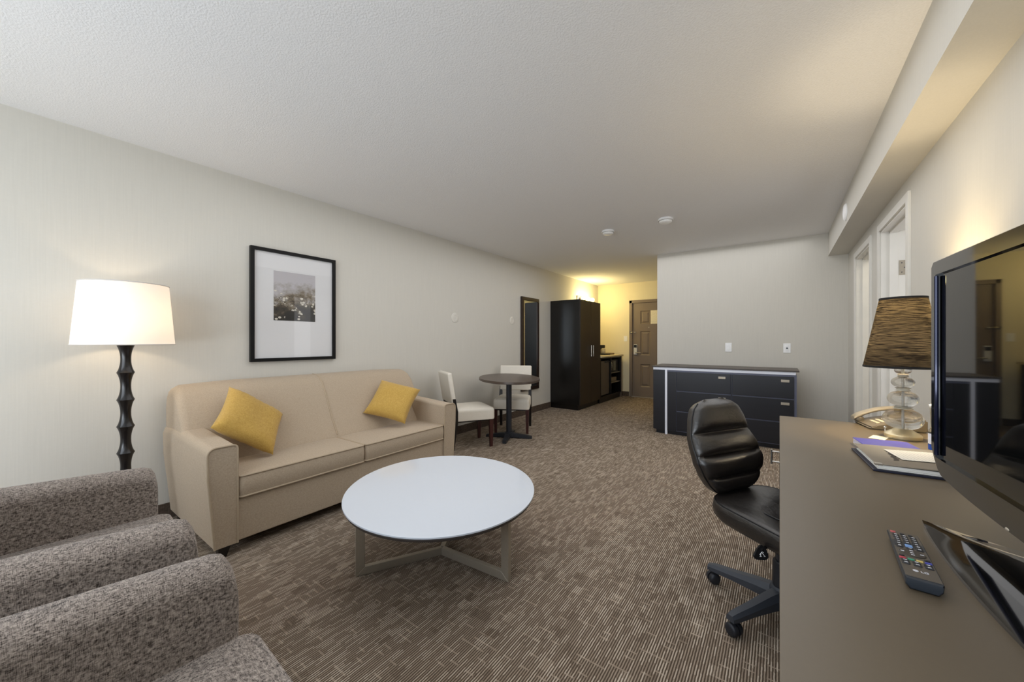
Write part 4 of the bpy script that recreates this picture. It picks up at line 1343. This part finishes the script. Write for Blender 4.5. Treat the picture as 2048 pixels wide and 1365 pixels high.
o = obj('printed_card', RB(-0.055, 0.075, -0.068, 0.068, 0, 0.0008, 0.0003, 1), mat_print('card_print', 95.0, 0), None, loc=(0.375, 1.845, 0.7912)); o.rotation_euler = (0, math.radians(-1.2), math.radians(10))
o.location.z = 0.7905
tag(o, 'white printed card lying on top of the grey binder', 'card')
o = obj('note_card', RB(-0.026, 0.026, -0.040, 0.040, 0, 0.001, 0.0004, 1), plain('note_paper', (238, 226, 198), 0.7), None, loc=(0.355, 2.275, 0.7602)); o.rotation_euler = (0, 0, math.radians(-20))
tag(o, 'small blank cream card on the desk in front of the lamp base', 'card')
# tumbler with paper lid and small bottle, half hidden by the television
tb = thing('drinking_glass', 'clear drinking glass with a white paper lid behind the television', 'glass', (0.528, 2.215, 0.76))
bm = bmesh.new(); lathe(bm, [(0.028, 0.0), (0.033, 0.165), (0.031, 0.165), (0.0265, 0.008), (0.001, 0.008)], 32); obj('tumbler', bm, M_GLASS, tb, 60)
bm = bmesh.new(); lathe(bm, [(0.0345, 0.158), (0.0355, 0.166), (0.030, 0.170), (0.004, 0.171)], 32); obj('paper_lid', bm, M_PAPER, tb)
wb = thing('water_bottle', 'small clear bottle with blue and white label behind the television', 'bottle', (0.492, 2.112, 0.76))
bm = bmesh.new(); lathe(bm, [(0.022, 0.0), (0.024, 0.006), (0.024, 0.075), (0.018, 0.092), (0.010, 0.104), (0.010, 0.114)], 28); obj('bottle_body', bm, M_GLASS, wb, 60)
bm = bmesh.new(); lathe(bm, [(0.0246, 0.03), (0.0246, 0.070)], 28, cap=False); obj('label_band', bm, M_WHITE, wb)
bm = bmesh.new(); lathe(bm, [(0.0246, 0.008), (0.0246, 0.028)], 28, cap=False); obj('blue_band', bm, plain('label_blue', (40, 90, 190), 0.4), wb)
bm = bmesh.new(); lathe(bm, [(0.012, 0.108), (0.012, 0.124), (0.009, 0.126)], 20); obj('cap', bm, plain('cap_green', (70, 96, 86), 0.4), wb)

# ----------------------------------------------------------------- lights
def area(name, loc, rot, sx, sy, power, col):
    l = bpy.data.lights.new(name, 'AREA'); l.shape = 'RECTANGLE'; l.size = sx; l.size_y = sy; l.energy = power; l.color = col
    o = bpy.data.objects.new(name, l); COL.objects.link(o); o.location = loc; o.rotation_euler = rot
    return o
def point(name, loc, power, col, r=0.03):
    l = bpy.data.lights.new(name, 'POINT'); l.energy = power; l.color = col; l.shadow_soft_size = r
    o = bpy.data.objects.new(name, l); COL.objects.link(o); o.location = loc
    return o
area('window_daylight', ((WX0 + WX1) / 2, YN - 0.2, (WZ0 + WZ1) / 2 + 0.1), (PI / 2, 0, 0), WX1 - WX0, WZ1 - WZ0, 66, (0.86, 0.93, 1.0))
fill = area('room_fill', (-1.3, 3.2, 2.41), (0, 0, 0), 3.2, 4.8, 48, (0.97, 0.98, 1.0))
area('ceiling_fill', ((WX0 + WX1) / 2, YN - 0.03, 0.80), (PI / 2 + math.radians(22), 0, 0), WX1 - WX0, 0.4, 19, (0.88, 0.94, 1.0))  # added fill light, tilted up at the window to brighten the ceiling
point('floor_lamp_bulb', (-3.08, 0.452, 1.31), 2.2, (1.0, 0.80, 0.55), 0.035)
point('table_lamp_bulb', (0.44, 2.33, 0.76 + 0.565), 10.5, (1.0, 0.76, 0.40), 0.03)
point('table_lamp_bulb_low', (0.44, 2.33, 0.76 + 0.41), 11, (1.0, 0.82, 0.54), 0.03)
for y in (6.98, 7.2, 7.42):
    point('sconce_bulb_light', (XL + 0.2, y, 2.06), 6, (1.0, 0.80, 0.38), 0.045)
area('bedroom_daylight', (1.9, 3.4, 1.5), (0, math.radians(-90), 0), 1.6, 1.6, 16, (0.95, 0.96, 1.0)).rotation_euler = (0, math.radians(90), 0)
area('bath_light', (1.4, 4.95, 2.40), (0, 0, 0), 0.6, 0.6, 14, (1.0, 0.92, 0.78))

w = bpy.data.worlds.new('world'); scene.world = w; w.use_nodes = True
bg = w.node_tree.nodes.get('Background') or w.node_tree.nodes.new('ShaderNodeBackground')
sky = w.node_tree.nodes.new('ShaderNodeTexSky')
sky.sky_type = 'HOSEK_WILKIE'
w.node_tree.links.new(sky.outputs[0], bg.inputs[0])
bg.inputs[1].default_value = 1.5

# ----------------------------------------------------------------- camera
cam = bpy.data.cameras.new('camera')
cam.sensor_width = 36.0
cam.lens = 746.0 * 36.0 / 2048.0
cam.clip_start = 0.02
co = bpy.data.objects.new('camera', cam); COL.objects.link(co)
co.location = (0, 0, 1.185)
co.rotation_euler = (PI / 2, 0, math.radians(35.65))
cam.shift_y = 0.5 / 2048.0
scene.camera = co

scene.view_settings.view_transform = 'Standard'
scene.view_settings.look = 'None'
scene.view_settings.exposure = 0.12
scene.cycles.max_bounces = 10
scene.cycles.diffuse_bounces = 5
scene.cycles.glossy_bounces = 4
scene.cycles.transmission_bounces = 8
scene.cycles.transparent_max_bounces = 8
scene.cycles.sample_clamp_indirect = 4.0
scene.cycles.caustics_reflective = False
scene.cycles.caustics_refractive = False
